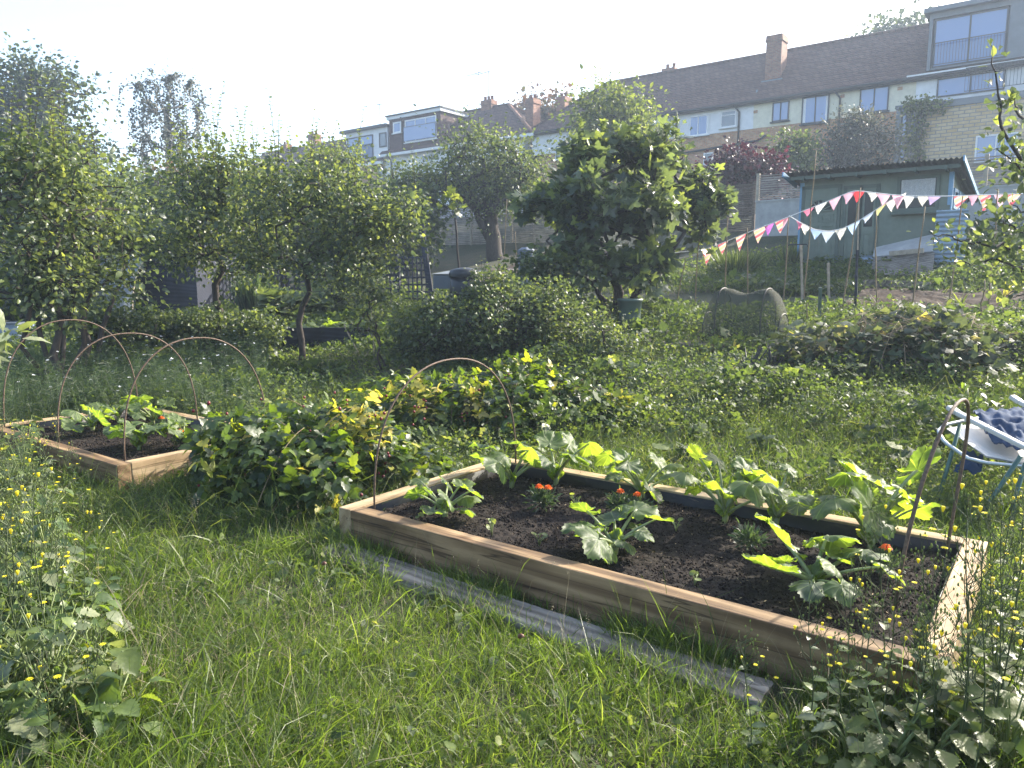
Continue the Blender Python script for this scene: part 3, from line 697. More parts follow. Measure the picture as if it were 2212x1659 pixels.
for pb, fr, gl, mu, tr in (((1404,264,1438,306),'whitepaint','glass2',(.5,),None), ((1485,250,1533,293),'whitepaint','glass2',(.5,),None), ((1557,239,1592,275),'whitepaint','glass',(),1),
        ((1668,220,1706,262),'greyframe','glass2',(.5,),None), ((1731,208,1793,266),'greyframe','glass2',(.5,),None), ((1856,189,1922,243),'greyframe','glass2',(.5,),None),
        ((1580,318,1599,345),'whitepaint','glass',(),None), ((1520,330,1542,356),'whitepaint','glass',(),None), ((1200,312,1222,345),'whitepaint','glass',(),None)):
    x0, z0 = rm.p(pb[0], pb[3]); x1, z1 = rm.p(pb[2], pb[1]); zt = rm.p(pb[0], pb[1])[1]; zb_ = rm.p(pb[2], pb[3])[1]
    z1 = (zt*1+z1*1)/2; z0 = (z0+zb_)/2
    window(root, x0, z0, x1, z1, -.03, fr, mu, gl, trans=tr, curtain=(pb[0] in (1485, 1731)))
for px in (1464, 1598, 1814):
    x, _ = rm.p(px, 250); pipe(root, x, -1 if px < 1700 else zb1-1, ze-.05, -.02, .055)
xa, za = rm.p(1520, 322); xb, zb_ = rm.p(1640, 304)
mb = MB(); mb.tube([(xa-2, -.1, za-.15), (xb, -.1, zb_), (xb+.4, -.1, zb_+.25)], .06, 6); part('waste_pipe', mb, M['blackpipe'], root)
for px, py in ((1600, 215), (1635, 200)):
    x, z = rm.p(px, py, TW+.4); mb = MB(); mb.tube([(x, .4, z-.5), (x, .4, z+.15)], .06, 8); part('roof_vent', mb, M['bingrey'], root)
for px, py in ((1513, 249-22), (1633, 231), (1820, 197), (1945, 180)):
    x, z = rm.p(px, py+6); mb = MB(); mb.box(x-.12, -.05, z-.2, x+.12, -.026, z-.04); part('air_brick', mb, M['brick'], root, smooth=False)

# ---- modern house at the right end: zinc dormer above, pale brick extension in front
sm0, _ = sz(1960, 200); r2_ = row_thing('modern_house', sm0, TW, ZB, 'modernised end house with grey dormer, balcony railings and pale brick extension, far right')
rm2 = RowM(r2_, sm0, TW, ZB)
xa, _ = rm2.p(2005, 100, TW-.2); xb, _ = rm2.p(2330, 90, TW-.2)
zt = rm2.p(2005, 32, TW-.2)[1]; zl = rm2.p(2010, 152, TW-.2)[1]
wx0, wz1 = rm2.p(2019, 40, TW-.2); wx1, _ = rm2.p(2181, 14, TW-.2); wz0 = rm2.p(2019, 146, TW-.2)[1]; wz1 = (wz1+rm2.p(2181, 14, TW-.2)[1])/2; wz0=(wz0+rm2.p(2181,123,TW-.2)[1])/2
mb = MB(); y0 = -.25
mb.box(xa, y0, zl, wx0-.05, 3.9, zt); mb.box(wx1+.05, y0, zl, wx1+3.0, 3.9, zt); mb.box(wx0-.05, y0, wz1+.02, wx1+.05, 3.9, zt); mb.box(wx0-.05, y0, zl, wx1+.05, 3.9, wz0-.02)
mb.box(wx0-.05, .35, wz0-.02, wx1+.05, 3.9, wz1+.02)
part('dormer', mb, M['zinc'], r2_, smooth=False)
mb = MB(); mb.box(xa-.25, y0-.3, zt+.003, wx1+3.2, 4.2, zt+.22); part('dormer_roof', mb, M['zinc'], r2_, smooth=False)
window(r2_, wx0, wz0, wx1, wz1, y0+.15, 'greyframe', (.5,), 'glass2', sill=False, fw=.09, name='window')
railing(r2_, wx0, wz0+.1, wx1, wz0+1.15, y0-.06, .13)
mb = MB(); mb.box(.4, -.06, rm2.p(1990,230)[1]-1.5, 14, -.002+.3, ze-.1); part('wall', mb, M['render'], r2_, smooth=False)
x0, z0 = rm2.p(2023, 210); x1, z1 = rm2.p(2173, 160); window(r2_, x0, z0-.05, x1, rm2.p(2023, 172)[1], -.065, 'greyframe', (.5,), 'glass2', sill=False)
railing(r2_, x0+1.3, z0-.1, x1+5, z0+1.0, -.9, .14)
mb = MB(); mb.box(.0, -.45, ze-.08, 14, -.1, ze+.06); part('fascia', mb, M['whitepaint'], r2_, smooth=False)
TE = 40.5; xe0, zt1 = rm2.p(1990, 222, TE); xe0 = rm2.p(1990, 260, TE)[0]; zco = rm2.p(2050, 216, TE)[1]
mb = MB(); mb.box(xe0, TE-TW, -4, xe0+9.5, -.07, zco-.3); part('extension', mb, M['stock'], r2_, smooth=False)
mb = MB(); mb.box(xe0-.1, TE-TW-.08, zco-.298, xe0+9.7, -.08, zco); part('coping', mb, M['zinc'], r2_, smooth=False)
xg0, zg0 = rm2.p(1932, 300, TE+.4); mb = MB()
for i in range(5):
    w = (xe0-xg0)/5; mb.box(xg0+i*w+.01, TE-TW+.4, -4, xg0+(i+1)*w-.01, -.08, rm2.p(1932, 232, TE+.4)[1]-.1)
mb.box(xg0-.05, TE-TW+.35, rm2.p(1932, 232, TE+.4)[1]-.098, xe0-.11, -.085, rm2.p(1932, 232, TE+.4)[1]+.05); part('side_extension', mb, M['zinc'], r2_, smooth=False)
x0, z0 = rm2.p(2105, 338, TE); x1, z1 = rm2.p(2200, 285, TE); window(r2_, x0, z0-.3, x1, z1, TE-TW-.003, 'whitepaint', (.5,), 'glass2')
x0, z0 = rm2.p(1936, 345, TE+.4); x1, z1 = rm2.p(1962, 250, TE+.4)
window(r2_, x0+.1, z0, x1, z0+2.1, TE-TW+.39, 'greyframe', (), 'glass2', sill=False)

# ---- semi-detached house with brown tile-hung dormer
s2, _ = sz(822, 337); r3 = row_thing('dormer_house', s2, TW, ZB, 'white rendered house with brown tile-hung dormer and hipped brown roof, centre left')
q = RowM(r3, s2, TW, ZB); ze2 = np.mean([q.p(821, 337)[1], q.p(936, 320)[1]]); L2 = q.p(1158, 299)[0]; Lw = q.p(1140, 299)[0]
mb = MB(); mb.box(.3, 0, -4, Lw-.3, 7.5, ze2-.15); part('wall', mb, M['render'], r3, smooth=False)
xr, zr2 = q.p(1099, 226, TW+3.9); 
mb = MB(); tiled_plane(mb, 0, L2, -.4, ze2-.1, 0, xr, 3.9, zr2, 20); tiled_plane(mb, L2, 0, 8.2, ze2-.1, xr, 0, 3.9, zr2, 20)
for i in range(20):
    a, b = i/20, (i+1)/20; f = lambda p_, q_, t: p_+(q_-p_)*t
    mb.add([(f(L2,xr,a), f(-.4,3.9,a), f(ze2-.1,zr2,a)+.035), (f(L2,xr,a), f(8.2,3.9,a), f(ze2-.1,zr2,a)+.035), (f(L2,xr,b), f(8.2,3.9,b), f(ze2-.1,zr2,b)), (f(L2,xr,b), f(-.4,3.9,b), f(ze2-.1,zr2,b))], [(0,1,2,3)])
mb.tube([(0,3.9,zr2+.03),(xr,3.9,zr2+.03)], .11, 8); part('roof', mb, M['tile'], r3, smooth=False)
mb = MB(); mb.tube([(L2,-.4,ze2),(xr,3.9,zr2+.03)], .13, 6); mb.tube([(L2,8.2,ze2),(xr,3.9,zr2+.03)], .13, 6); part('hip_tiles', mb, M['redbrick'], r3)
mb = MB(); mb.box(-.1, -.5, ze2-.22, L2+.1, -.38, ze2-.02); part('fascia', mb, M['whitepaint'], r3, smooth=False)
xd0 = q.p(841, 290, TW+.1)[0]; xd1 = q.p(952, 280, TW+.1)[0]; zd1 = np.mean([q.p(839, 252, TW+.1)[1], q.p(952, 231, TW+.1)[1]]); zd0 = ze2+.05
mb = MB(); mb.box(xd0, .1, zd0, xd1, 5.5, zd1-.3); part('dormer', mb, M['hung'], r3, smooth=False)
mb = MB(); mb.box(xd0-.15, -.05, zd1-.298, xd1+.15, 5.7, zd1-.05); part('dormer_fascia', mb, M['whitepaint'], r3, smooth=False)
mb = MB(); mb.box(xd0-.22, -.15, zd1-.048, xd1+.22, 5.8, zd1+.04); part('dormer_roof', mb, M['blackpipe'], r3, smooth=False)
x0, z0 = q.p(876, 309, TW+.1); x1, z1 = q.p(943, 248, TW+.1); zz = np.mean([q.p(876, 261, TW+.1)[1], z1]); zz0 = np.mean([z0, q.p(943, 299, TW+.1)[1]])
window(r3, x0, zz0, x1, zz, .096, 'whitepaint', (.34,.67), 'glass2', fw=.1); mb = MB(); mb.box(x0-.1, -.1, zz0+1.15, x1+.1, -.06, zz0+1.2); mb.box(x0, -.085, zz0+.1, x1, -.075, zz0+1.15, 1)
part('balcony_railing', mb, [M['greyframe'], M['glass2']], r3, smooth=False)
x0, z0 = q.p(850, 289, TW+.1); x1, z1 = q.p(867, 262, TW+.1); window(r3, x0, z0, x1, z1, .096, 'whitepaint', (), 'glass2', fw=.12)
x0, z0 = q.p(850, 365); x1, z1 = q.p(868, 337); window(r3, x0, z0, x1, min(z1, ze2-.4), -.003, 'whitepaint', (), 'glass', trans=1, fw=.12)
x0, z0 = q.p(912, 352); x1, z1 = q.p(950, 325); window(r3, x0, z0, x1, min(z1, ze2-.4), -.003, 'whitepaint', (.5,), 'glass')
pipe(r3, xd0+.35, -2, ze2-.2, 0, .06, kick=0); pipe(r3, q.p(868, 290, TW+.1)[0]+.2, zd0, zd1-.3, .1, .05, kick=0)
def chm(px0, px1, py, T, base, rt=r3, qq=q, dep=.7, pots=2):
    xa, z = qq.p(px0, py, T); xb, _ = qq.p(px1, py, T); chimney(rt, xa, xb, T-TW, T-TW+dep, z-base, z, pots=pots)
chm(1039, 1061, 218, TW+3.6, 2.2, pots=3); chm(1135, 1152, 214, TW+1.6, 5.2, dep=.9); chm(1202, 1220, 210, TW+4.2, 4.4, root, rm, .9)

# ---- house with white dormer
s3, _ = sz(766, 358); r4 = row_thing('dormer_house', s3, TW, ZB, 'brick house with flat-roofed white dormer and dark balcony, left of the brown dormer')
q4 = RowM(r4, s3, TW, ZB); ze3 = np.mean([q4.p(766, 358)[1], q4.p(830, 348)[1]]); L3 = q4.p(831, 350)[0]
mb = MB(); mb.box(.2, 0, -4, L3+.1, 7, ze3-.2); part('wall', mb, M['brick'], r4, smooth=False)
mb = MB(); tiled_plane(mb, -.2, L3+.2, -.4, ze3-.05, -.2, L3+.2, 1.0, ze3+.9, 7); part('roof', mb, M['tile'], r4, smooth=False)
mb = MB(); mb.box(-.3, -.5, ze3-.24, L3+.2, -.36, ze3-.02); part('fascia', mb, M['whitepaint'], r4, smooth=False)
xa = q4.p(748, 320, TW+.2)[0]; xb = q4.p(837, 300, TW+.2)[0]; za = np.mean([q4.p(736, 287, TW+.2)[1], q4.p(837, 269, TW+.2)[1]])
mb = MB(); mb.box(xa, .2, ze3+.2, xb, 6, za-.15); part('dormer', mb, M['render'], r4, smooth=False)
mb = MB(); mb.box(xa-.5, -.1, za-.148, xb+.1, 6.2, za+.06); part('dormer_roof', mb, M['greyframe'], r4, smooth=False)
x0, z0 = q4.p(752, 346, TW+.2); x1, z1 = q4.p(806, 290, TW+.2); window(r4, x0, ze3+.45, x1, np.mean([q4.p(752, 299, TW+.2)[1], z1]), .196, 'greyframe', (.5,), 'glass2', fw=.1, sill=False)
railing(r4, x0-.1, ze3+.5, x1+.1, ze3+1.6, .06, .16)
x0, z0 = q4.p(820, 319, TW+.2); x1, z1 = q4.p(835, 285, TW+.2); window(r4, x0, z0, x1, z1, .196, 'greyframe', (), 'glass', fw=.1, sill=False)
x0, z0 = q4.p(817, 390); x1, z1 = q4.p(830, 355); window(r4, x0, z0, x1, min(z1, ze3-.4), -.003, 'greyframe', (), 'glass', fw=.1)
x0, z0 = q4.p(765, 395); x1, z1 = q4.p(778, 362); window(r4, x0, z0, x1, min(z1, ze3-.4), -.003, 'whitepaint', (), 'glass', fw=.1)
mb = MB(); mb.box(.3, -2.6, -4, L3+.4, -.003, ze3-3.2); part('back_extension', mb, M['render'], r4, smooth=False)
mb = MB(); mb.box(.2, -2.75, ze3-3.198, L3+.5, -.004, ze3-3.0); part('extension_roof', mb, M['blackpipe'], r4, smooth=False)

# ---- far-left roof
s5, _ = sz(527, 362); r5 = row_thing('far_house', s5, TW, ZB, 'distant house at the left whose brown roof shows above the apple trees')
q5 = RowM(r5, s5, TW, ZB); zz5 = q5.p(713, 308, TW+3.5)[1]; L5 = q5.p(745, 340)[0]; xk = q5.p(567, 332, TW+3.5)[0]
mb = MB(); mb.box(.3, 0, -3, L5, 7, zz5-3.0); part('wall', mb, M['render'], r5, smooth=False)
mb = MB(); tiled_plane(mb, 0, L5, -.4, zz5-3.1, xk, L5, 3.5, zz5, 18); tiled_plane(mb, L5, 0, 7.4, zz5-3.1, L5, xk, 3.5, zz5, 18)
mb.add([(0,7.4,zz5-3.1),(0,-.4,zz5-3.1),(xk,3.5,zz5)], [(0,1,2)]); mb.tube([(xk,3.5,zz5+.02),(L5,3.5,zz5+.02)], .11, 6); part('roof', mb, M['tile'], r5, smooth=False)
chm(665, 681, 291, TW+3.2, 2.6, r5, q5); chm(606, 618, 313, TW+3.4, 2.2, r5, q5)

aerial(1035, 155, 236, TW+3.9, 'tall thin aerial left of the pair above the hipped roof', (-28, 3))
aerial(1056, 153, 222, TW+3.9, 'tall thin aerial on the chimney, right of the pair above the hipped roof', (-32, 3))
aerial(821, 224, 268, TW+3.0, 'short aerial rising behind the white dormer', (-8, 1), 3)

# ================================================================ FENCES AND WALL
def local_root(name, p, rz, label, cat, group=None): return thing(name, p, label, cat, group, rz)
def slat_fence(name, pa, pb, h, z0, label, cat='fence', mat='slat', post='postwood', bay=1.83, sh=.045, gap=.02, group=None, dz=0, lean=0):
    """horizontal slats between posts from pa to pb (xy), base z0, with dz rise along the run"""
    pa = np.array(pa, float); pb = np.array(pb, float); d = pb-pa; L = np.linalg.norm(d); rz = math.atan2(d[1], d[0])
    root = thing(name, (pa[0], pa[1], z0), label, cat, group, rz); nb = max(1, round(L/bay)); b = L/nb
    for i in range(nb):
        mb = MB(); zz = dz*i/nb
        for z in np.arange(.03, h-sh, sh+gap): mb.box(i*b+.05, -.012, z+zz, (i+1)*b-.05, .012, z+sh+zz)
        mb.box(i*b+.05, -.03, h-.03+zz, (i+1)*b-.05, .03, h+zz); mb.box((i+.5)*b-.02, .013, zz, (i+.5)*b+.02, .03, h-.032+zz)
        part('slat_panel', mb, M[mat], root, smooth=False)
    for i in range(nb+1):
        mb = MB(); zz = dz*min(i, nb-1)/nb; mb.box(i*b-.045, -.045, -.4, i*b+.045, .045, h+.06+zz); part('post', mb, M[post], root, smooth=False)
    return root
TF = 22.5
def rowxy(px, py, T):
    p = onT(px, py, T); return p
# concrete retaining wall behind the shed, panels on top
a = rowxy(1633, 437, TF); b = rowxy(2330, 420, TF); zw = a[2]
d = (b-a)[:2]; Lw_ = np.linalg.norm(d)
root_w = thing('retaining_wall', (a[0], a[1], 2.2), 'pale grey concrete retaining wall behind the green shed', 'wall', None, RZ)
mb = MB(); mb.box(0, 0, -.6, Lw_, .28, zw-2.2); mb.box(-.02, -.02, zw-2.2, Lw_+.02, .3, zw-2.2+.05); part('wall_face', mb, M['concrete'], root_w, smooth=False)
n_ = np.array([*NR, 0])
slat_fence('slatted_fence', (a+n_*.12)[:2], (b+n_*.12)[:2], rowxy(1700, 378, TF)[2]-rowxy(1700, 437, TF)[2]-.05, zw+.06, 'silvery slatted fence standing on the concrete wall behind the green shed')
a = rowxy(1520, 470, TF+.4); b = rowxy(1628, 470, TF+.4); h_ = rowxy(1600, 395, TF)[2]-2.4
slat_fence('slatted_fence', a[:2], b[:2], h_, 2.4, 'dark brown slatted fence beneath the purple shrub, left of the concrete wall', mat='darkslat', post='darkslat')
a = rowxy(938, 500, TF+.2); b = rowxy(1200, 500, TF+.2); zf = rowxy(1000, 532, TF+.2)[2]
slat_fence('slatted_fence', a[:2], b[:2], 1.75, zf-.1, 'pale slatted fence glimpsed behind the blossom tree trunk in the centre')
a = rowxy(560, 500, TF+3); b = rowxy(925, 500, TF+3)
slat_fence('slatted_fence', a[:2], b[:2], 1.7, 2.7, 'brown slatted fence mostly hidden behind the apple trees', mat='darkslat', post='darkslat')
# dark trellis fence and gate frame behind the apple trees
def trellis(pa, pb, h, z0, label, cell=.16, name='trellis_panel', cat='trellis'):
    pa = np.array(pa[:2], float); pb = np.array(pb[:2], float); d = pb-pa; L = np.linalg.norm(d)
    root = thing(name, (pa[0], pa[1], z0), label, cat, None, math.atan2(d[1], d[0])); mb = MB()
    for x in np.arange(.02, L, cell): mb.box(x, -.008, 0, x+.042, .008, h)
    for z in np.arange(.02, h, cell): mb.box(0, .009, z, L, .024, z+.042)
    mb.box(-.03, -.03, h, L+.03, .04, h+.05); part('lattice', mb, M['blackwood'], root, smooth=False)
    for x in (-.05, L+.01):
        mb = MB(); mb.box(x, -.03, -.4, x+.05, .03, h+.12); part('post', mb, M['blackwood'], root, smooth=False)
    return root
a = at(470, 640, 19.5); b = at(860, 640, 17.5); trellis(a, b, 1.15, .62, 'dark square trellis running behind the apple trunks and rhubarb')
a = at(862, 640, 17.6); b = at(922, 640, 16.9); trellis(a, b, .95, at(900, 640, 17)[2]-.1, 'dark trellis panel leaning on the tall dark post at the gap in the middle')
pa, pb = at(910, 486, 17.0), at(932, 650, 16.8); mb = MB(); mb.bar(pb, pa, .12, .1); tag(link('leaning_post', mb, M['blackwood'], smooth=False), 'tall dark post leaning left beside the small trellis panel', 'post')

# ================================================================ GREEN SHED
TS = 17.7
a = onT(1722, 583, TS); b = onT(2040, 600, TS); SW = float(np.dot((b-a)[:2], ER)); zs0 = a[2]-.02
sh = thing('garden_shed', (a[0], a[1], zs0), 'green painted shed with sky blue corners, arched door panel and curtained window', 'shed', None, RZ)
def sp(px, py): p = onT(px, py, TS); return float(np.dot((p-a)[:2], ER)), float(p[2]-zs0)
zt = np.mean([sp(1730, 392)[1], sp(2010, 366)[1]]); SD = 2.4; zbk = zt-.45
mb = MB()
mb.add([(0,0,0),(SW,0,0),(SW,0,zt),(0,0,zt),(0,SD,0),(SW,SD,0),(SW,SD,zbk),(0,SD,zbk)], [(0,1,2,3),(5,4,7,6),(4,0,3,7),(1,5,6,2),(3,2,6,7)]); part('wall', mb, M['shed'], sh, smooth=False)
G = []
for x in np.linspace(-.22, SW+.22, 160):
    zz = .022*math.sin(x*2*math.pi/.076*.8); G.append([(x, y, zt+.07+zz - (zt-zbk)*(y)/SD) for y in (-.42, .6, 1.6, SD+.3)])
G = np.array(G); mb = MB(); mb.sheet(G[:, ::-1]); mb.sheet(G - np.array([0,0,.012])); part('roof', mb, M['corr'], sh)
mb = MB(); mb.box(-.16, -.3, zt-.02, SW+.16, -.255, zt+.055); 
for x in np.linspace(.1, SW-.1, 6): mb.box(x, -.38, zt-.05, x+.05, -.004, zt+.02)
part('eaves_batten', mb, M['shedtrim'], sh, smooth=False)
for nm, q0, q1 in (('bargeboard', (-.27,-.5,zt+.10), (-.2,.3,zt-.08)), ('bargeboard', (SW+.24,-.5,zt+.13), (SW+.24,SD+.3,zbk-.02))):
    mb = MB(); mb.bar(q0, q1, .03, .11); part(nm, mb, M['blue'], sh, smooth=False)
for nm, bx in (('corner_board', (-.02,-.025,.07,.07,-.004,zt-.06)), ('corner_board', (SW-.05,-.03,1.3,SW+.003,-.004,zt-.06)), ('side_board', (SW+.004,-.03,.9,SW+.03,.06,zt-.06)), ('door_sill', (-.01,-.03,-.04,1.4,-.005,.06))):
    mb = MB(); mb.box(*bx); part(nm, mb, M['blue'], sh, smooth=False)
# right side: blue window frames
for k in range(3):
    y = .25+k*.7; window_y = MB(); x = SW+.004
    window_y.box(x, y, 1.25, x+.03, y+.06, zt-.35); window_y.box(x, y+.5, 1.25, x+.03, y+.56, zt-.35); window_y.box(x, y+.06, 1.25, x+.03, y+.5, 1.31); window_y.box(x, y+.06, zt-.42, x+.03, y+.5, zt-.35)
    f = part('side_window', window_y, M['blue'], sh, smooth=False); g = MB(); g.box(x, y+.055, 1.3, x+.012, y+.505, zt-.41); link('pane', g, M['glass'], f, smooth=False)
# arched door
def door(x0, x1, h, fan_):
    mb = MB(); mb.box(x0-.07, -.028, .04, x0, -.004, h+.07); mb.box(x1, -.028, .04, x1+.07, -.004, h+.07); mb.box(x0-.07, -.028, h+.005, x1+.07, -.004, h+.08)
    fr = part('door_frame', mb, M['shedtrim'], sh, smooth=False)
    mb = MB(); w = x1-x0; mb.box(x0+.006, -.022, .06, x1-.006, -.004, h)
    def panel(u0, v0, u1, v1):
        X0, X1, Z0, Z1 = x0+u0*w, x0+u1*w, .06+v0*h, .06+v1*h; t = .022
        mb.box(X0, -.036, Z0, X0+t, -.0225, Z1); mb.box(X1-t, -.036, Z0, X1, -.0225, Z1); mb.box(X0+t, -.036, Z0, X1-t, -.0225, Z0+t); mb.box(X0+t, -.036, Z1-t, X1-t, -.0225, Z1)
        mb.box(X0+2.4*t, -.031, Z0+2.4*t, X1-2.4*t, -.0225, Z1-2.4*t)
    if fan_:
        for v0, v1 in ((.05,.36),(.42,.52),(.56,.66)): panel(.10, v0, .46, v1); panel(.54, v0, .90, v1)
        cx, cz, r = (x0+x1)/2, .06+h*.70, w*.36; m = 20
        P = [(cx+r*math.cos(t), -.034, cz+r*.95*math.sin(t)) for t in np.linspace(0, math.pi, m)]
        mb.tube(P, .016, 5); mb.bar(P[0], P[-1], .03, .03)
        for t in np.linspace(0, math.pi, 8)[1:-1]: mb.bar((cx, -.034, cz), (cx+r*math.cos(t), -.034, cz+r*.95*math.sin(t)), .022, .02)
        dr = part('door', mb, M['shed'], sh, smooth=False)
        g = MB(); g.add([(cx, -.0245, cz)]+[(x_, -.0245, z_) for x_, _, z_ in P], [(0, i+2, i+1) for i in range(m-1)]); link('fanlight', g, M['darkpane'], dr, smooth=False)
        g = MB(); g.lathe([(0,0),(.02,0),(.02,.03),(0,.035)], (x0+.12, -.055, .06+h*.52), 8); link('handle', g, M['blackpipe'], dr)
    else:
        panel(.12, .05, .88, .42); dr = part('door', mb, M['shed'], sh, smooth=False)
        g = MB(); g.box(x0+.18*w, -.030, .06+.5*h, x1-.18*w, -.0235, .06+.92*h); link('pane', g, M['darkpane'], dr, smooth=False)
x0 = sp(1741, 400)[0]; x1 = sp(1812, 400)[0]; hd = zt-.22
door(x0, x1, hd, True)
door(sp(1831, 400)[0], sp(1858, 400)[0], hd-.05, False); door(sp(1866, 400)[0], sp(1895, 400)[0], hd-.05, False)
x0, z1 = sp(1940, 385); x1, z0 = sp(2026, 466); window(sh, x0, z0+.12, x1, z1+.02, -.003, 'shedtrim', (), 'darkpane', fw=.06)
mb = MB(); xx = np.linspace(x0+.08, x1-.08, 60)
top = z1-.05; G = np.array([[(x, -.036+.006*math.sin(x*70), z) for z in (top, top-(.5+.42*(x-x0)/(x1-x0)+.05*math.sin(9*(x-x0)))*(z1-z0-.25))] for x in xx])
mb.sheet(G); mb.sheet(G+np.array([0,-.003,-.0])); part('lace_curtain', mb, plain('lace', (.62,.62,.62), .9, var=.35, scale=60, trans=.3), sh)
# corrugated box beside the shed, right
def corr_sheet(name, p, w, h, mat, label, rz=RZ, pitch=.09, lean=0., horiz=True, cat='sheet metal', amp=.014):
    root_ = thing(name, p, label, cat, None, rz); mb = MB(); n = int(h/pitch*8) if horiz else int(w/pitch*8); G = []
    for i in range(n+1):
        t = i/n; y = amp*math.sin(t*(h if horiz else w)/pitch*2*math.pi)
        G.append([(x, y+lean*t*h, t*h) for x in (0, w)] if horiz else [(t*w, y, z) for z in (0, h)])
    G = np.array(G); mb.sheet(G); mb.sheet(G[:, ::-1]+np.array([0, .006, 0])); part('panel', mb, M[mat], root_); return root_
p = onT(2015, 560, TS-.5); corr_sheet('corrugated_panel', (p[0], p[1], 1.7), .55, onT(2015, 455, TS-.5)[2]-1.7, 'corrblue', 'blue-grey corrugated panel standing upright at the right corner of the green shed')
p = onT(2043, 560, TS-.5); corr_sheet('corrugated_panel', (p[0], p[1], 1.7), 1.6, onT(2043, 455, TS-.5)[2]-1.7, 'corr', 'dark corrugated panel wrapped round the right side of the shed', RZ+math.pi/2)
p = onT(1855, 592, TS-.35); corr_sheet('corrugated_panel', (p[0], p[1], 1.6), .6, .42, 'corrblue', 'low corrugated sheet lying against the shed between doors and board', lean=.15)
# board leaning + plank in front of the shed
c1, c2, c3, c4_ = onT(1878, 596, TS-1.5), onT(2014, 596, TS-1.5), onT(2022, 520, TS-.35), onT(1894, 536, TS-.35)
def slab(pts, th):
    P = np.array(pts); nn = nrm(np.cross(P[1]-P[0], P[3]-P[0])); V = np.vstack([P, P+nn*th]); return V, [(3,2,1,0),(4,5,6,7),(0,1,5,4),(1,2,6,5),(2,3,7,6),(3,0,4,7)]
mb = MB(); V, f = slab([c1, c2, c2+(c3-c2)*.62, c1+(c4_-c1)*.6], .03); mb.add(V, f); rt = link('leaning_board', mb, M['oldwood'], smooth=False); tag(rt, 'silvery plank ramp sloping up in front of the green shed', 'board')
mb = MB(); V, f = slab([c1+(c4_-c1)*.62+np.array([0,.05,.02]), c2+(c3-c2)*.64+np.array([0,.05,.02]), c3+np.array([.0,.1,.12]), c4_+np.array([0,.1,0])], .02); mb.add(V, f); tag(link('leaning_board', mb, M['concrete'], smooth=False), 'plain grey sheet leaning on the shed wall above the plank ramp', 'board')
p, p2 = at(1922, 548, 15.4), at(1995, 541, 14.9); mb = MB(); mb.bar(p, p2, .05, .09); tag(link('timber_offcut', mb, M['postwood'], smooth=False), 'short pale timber lying across the grey sheet by the shed', 'timber')
# metal frame by the shed door
p = onT(1697, 590, TS-.6); root_ = thing('metal_frame', p, 'thin black metal hoop frame in the grass left of the shed door', 'frame')
e3 = np.array([*ER, 0]); mb = MB(); hh = .62; ww = .46
mb.tube([p-[0,0,.2], p+[0,0,hh*.9], p+e3*.04+[0,0,hh], p+e3*(ww-.04)+[0,0,hh], p+e3*ww+[0,0,hh*.9], p+e3*ww-[0,0,.2]], .012, 6); mb.tube([p+[0,0,hh*.35], p+e3*ww+[0,0,hh*.35]], .009, 5)
part('tube', mb, M['blackpipe'], root_, True)
# ================================================================ TREES AND SHRUBS
E = px_ell
def base_at(px, d):
    x = (px-CX)/F*d; return np.array([x, d, float(H(x, d))])
# four apple trees on the left
b = base_at(110, 9.0); tree('apple_tree', 21, b, at(120, 600, 9.0), [E(95,470,165,170,9.0), E(150,590,160,100,9.2), E(35,360,75,110,9.2), E(120,370,90,80,9.2), E(20,560,90,110,9)], 230, 30, .17, .066, T_OV, 'apple', .045,
     'many-stemmed apple tree at the far left edge with long upright shoots', 'apple tree', 'apple trees on the left', sh=(34, .4, 1.0, .085), shell=.35, extra=[at(60,540,9), at(170,520,9.2), at(215,600,9.4), at(40,600,8.8)], step=.22, sprigs=[(205,330,165,9.2),(25,300,205,9)])
b = base_at(165, 10.2); tree('apple_tree', 22, b, at(200, 590, 10.4), [E(250,490,120,90,10.6), E(215,430,90,80,10.6), E(280,480,60,60,10.4)], 110, 30, .18, .066, T_OV, 'apple', .05,
     'short apple tree with leaning trunk just right of the many-stemmed one', 'apple tree', 'apple trees on the left', sh=(14, .3, .7, .085), shell=.35, extra=[at(270, 560, 10.6)])
b = base_at(470, 12.2); tree('apple_tree', 23, b, at(468, 545, 12.2), [E(410,495,140,90,12.3), E(420,420,105,85,12.3), E(490,400,70,90,12.2), E(330,430,85,70,12.4), E(530,550,70,70,12)], 260, 32, .20, .07, T_OV, 'apple', .055,
     'apple tree with dark forked trunk standing left of the iris clump', 'apple tree', 'apple trees on the left', sh=(30, .4, 1.0, .09), shell=.4, sprigs=[(470,370,272,12.2),(395,400,330,12.3)])
b = ground(648, 786); tree('apple_tree', 24, b, at(668, 560, 11.4), [E(640,470,165,95,11.3), E(780,480,115,90,11.3), E(600,380,70,55,11.3), E(700,400,80,45,11.3), E(845,490,60,50,11.2), E(885,450,50,38,11.3), E(600,560,90,50,11.2), E(745,570,100,70,11.1)], 330, 30, .17, .066, T_OV, 'apple', .042,
     'apple tree with slim leaning trunk in front of the black raised bed', 'apple tree', 'apple trees on the left', sh=(26, .4, 1.05, .085), shell=.4, wob=.04, sprigs=[(603,370,252,11.3),(560,400,330,11.3)])
# tall sprigs that stand clear against the sky
rng = np.random.default_rng(5)
def sprig(px, py0, py1, d, label, lean=0, leaf='apple'):
    b = at(px, py0, d); t = at(px+lean, py1, d); g = np.array([b[0], b[1], float(H(b[0], b[1]))])
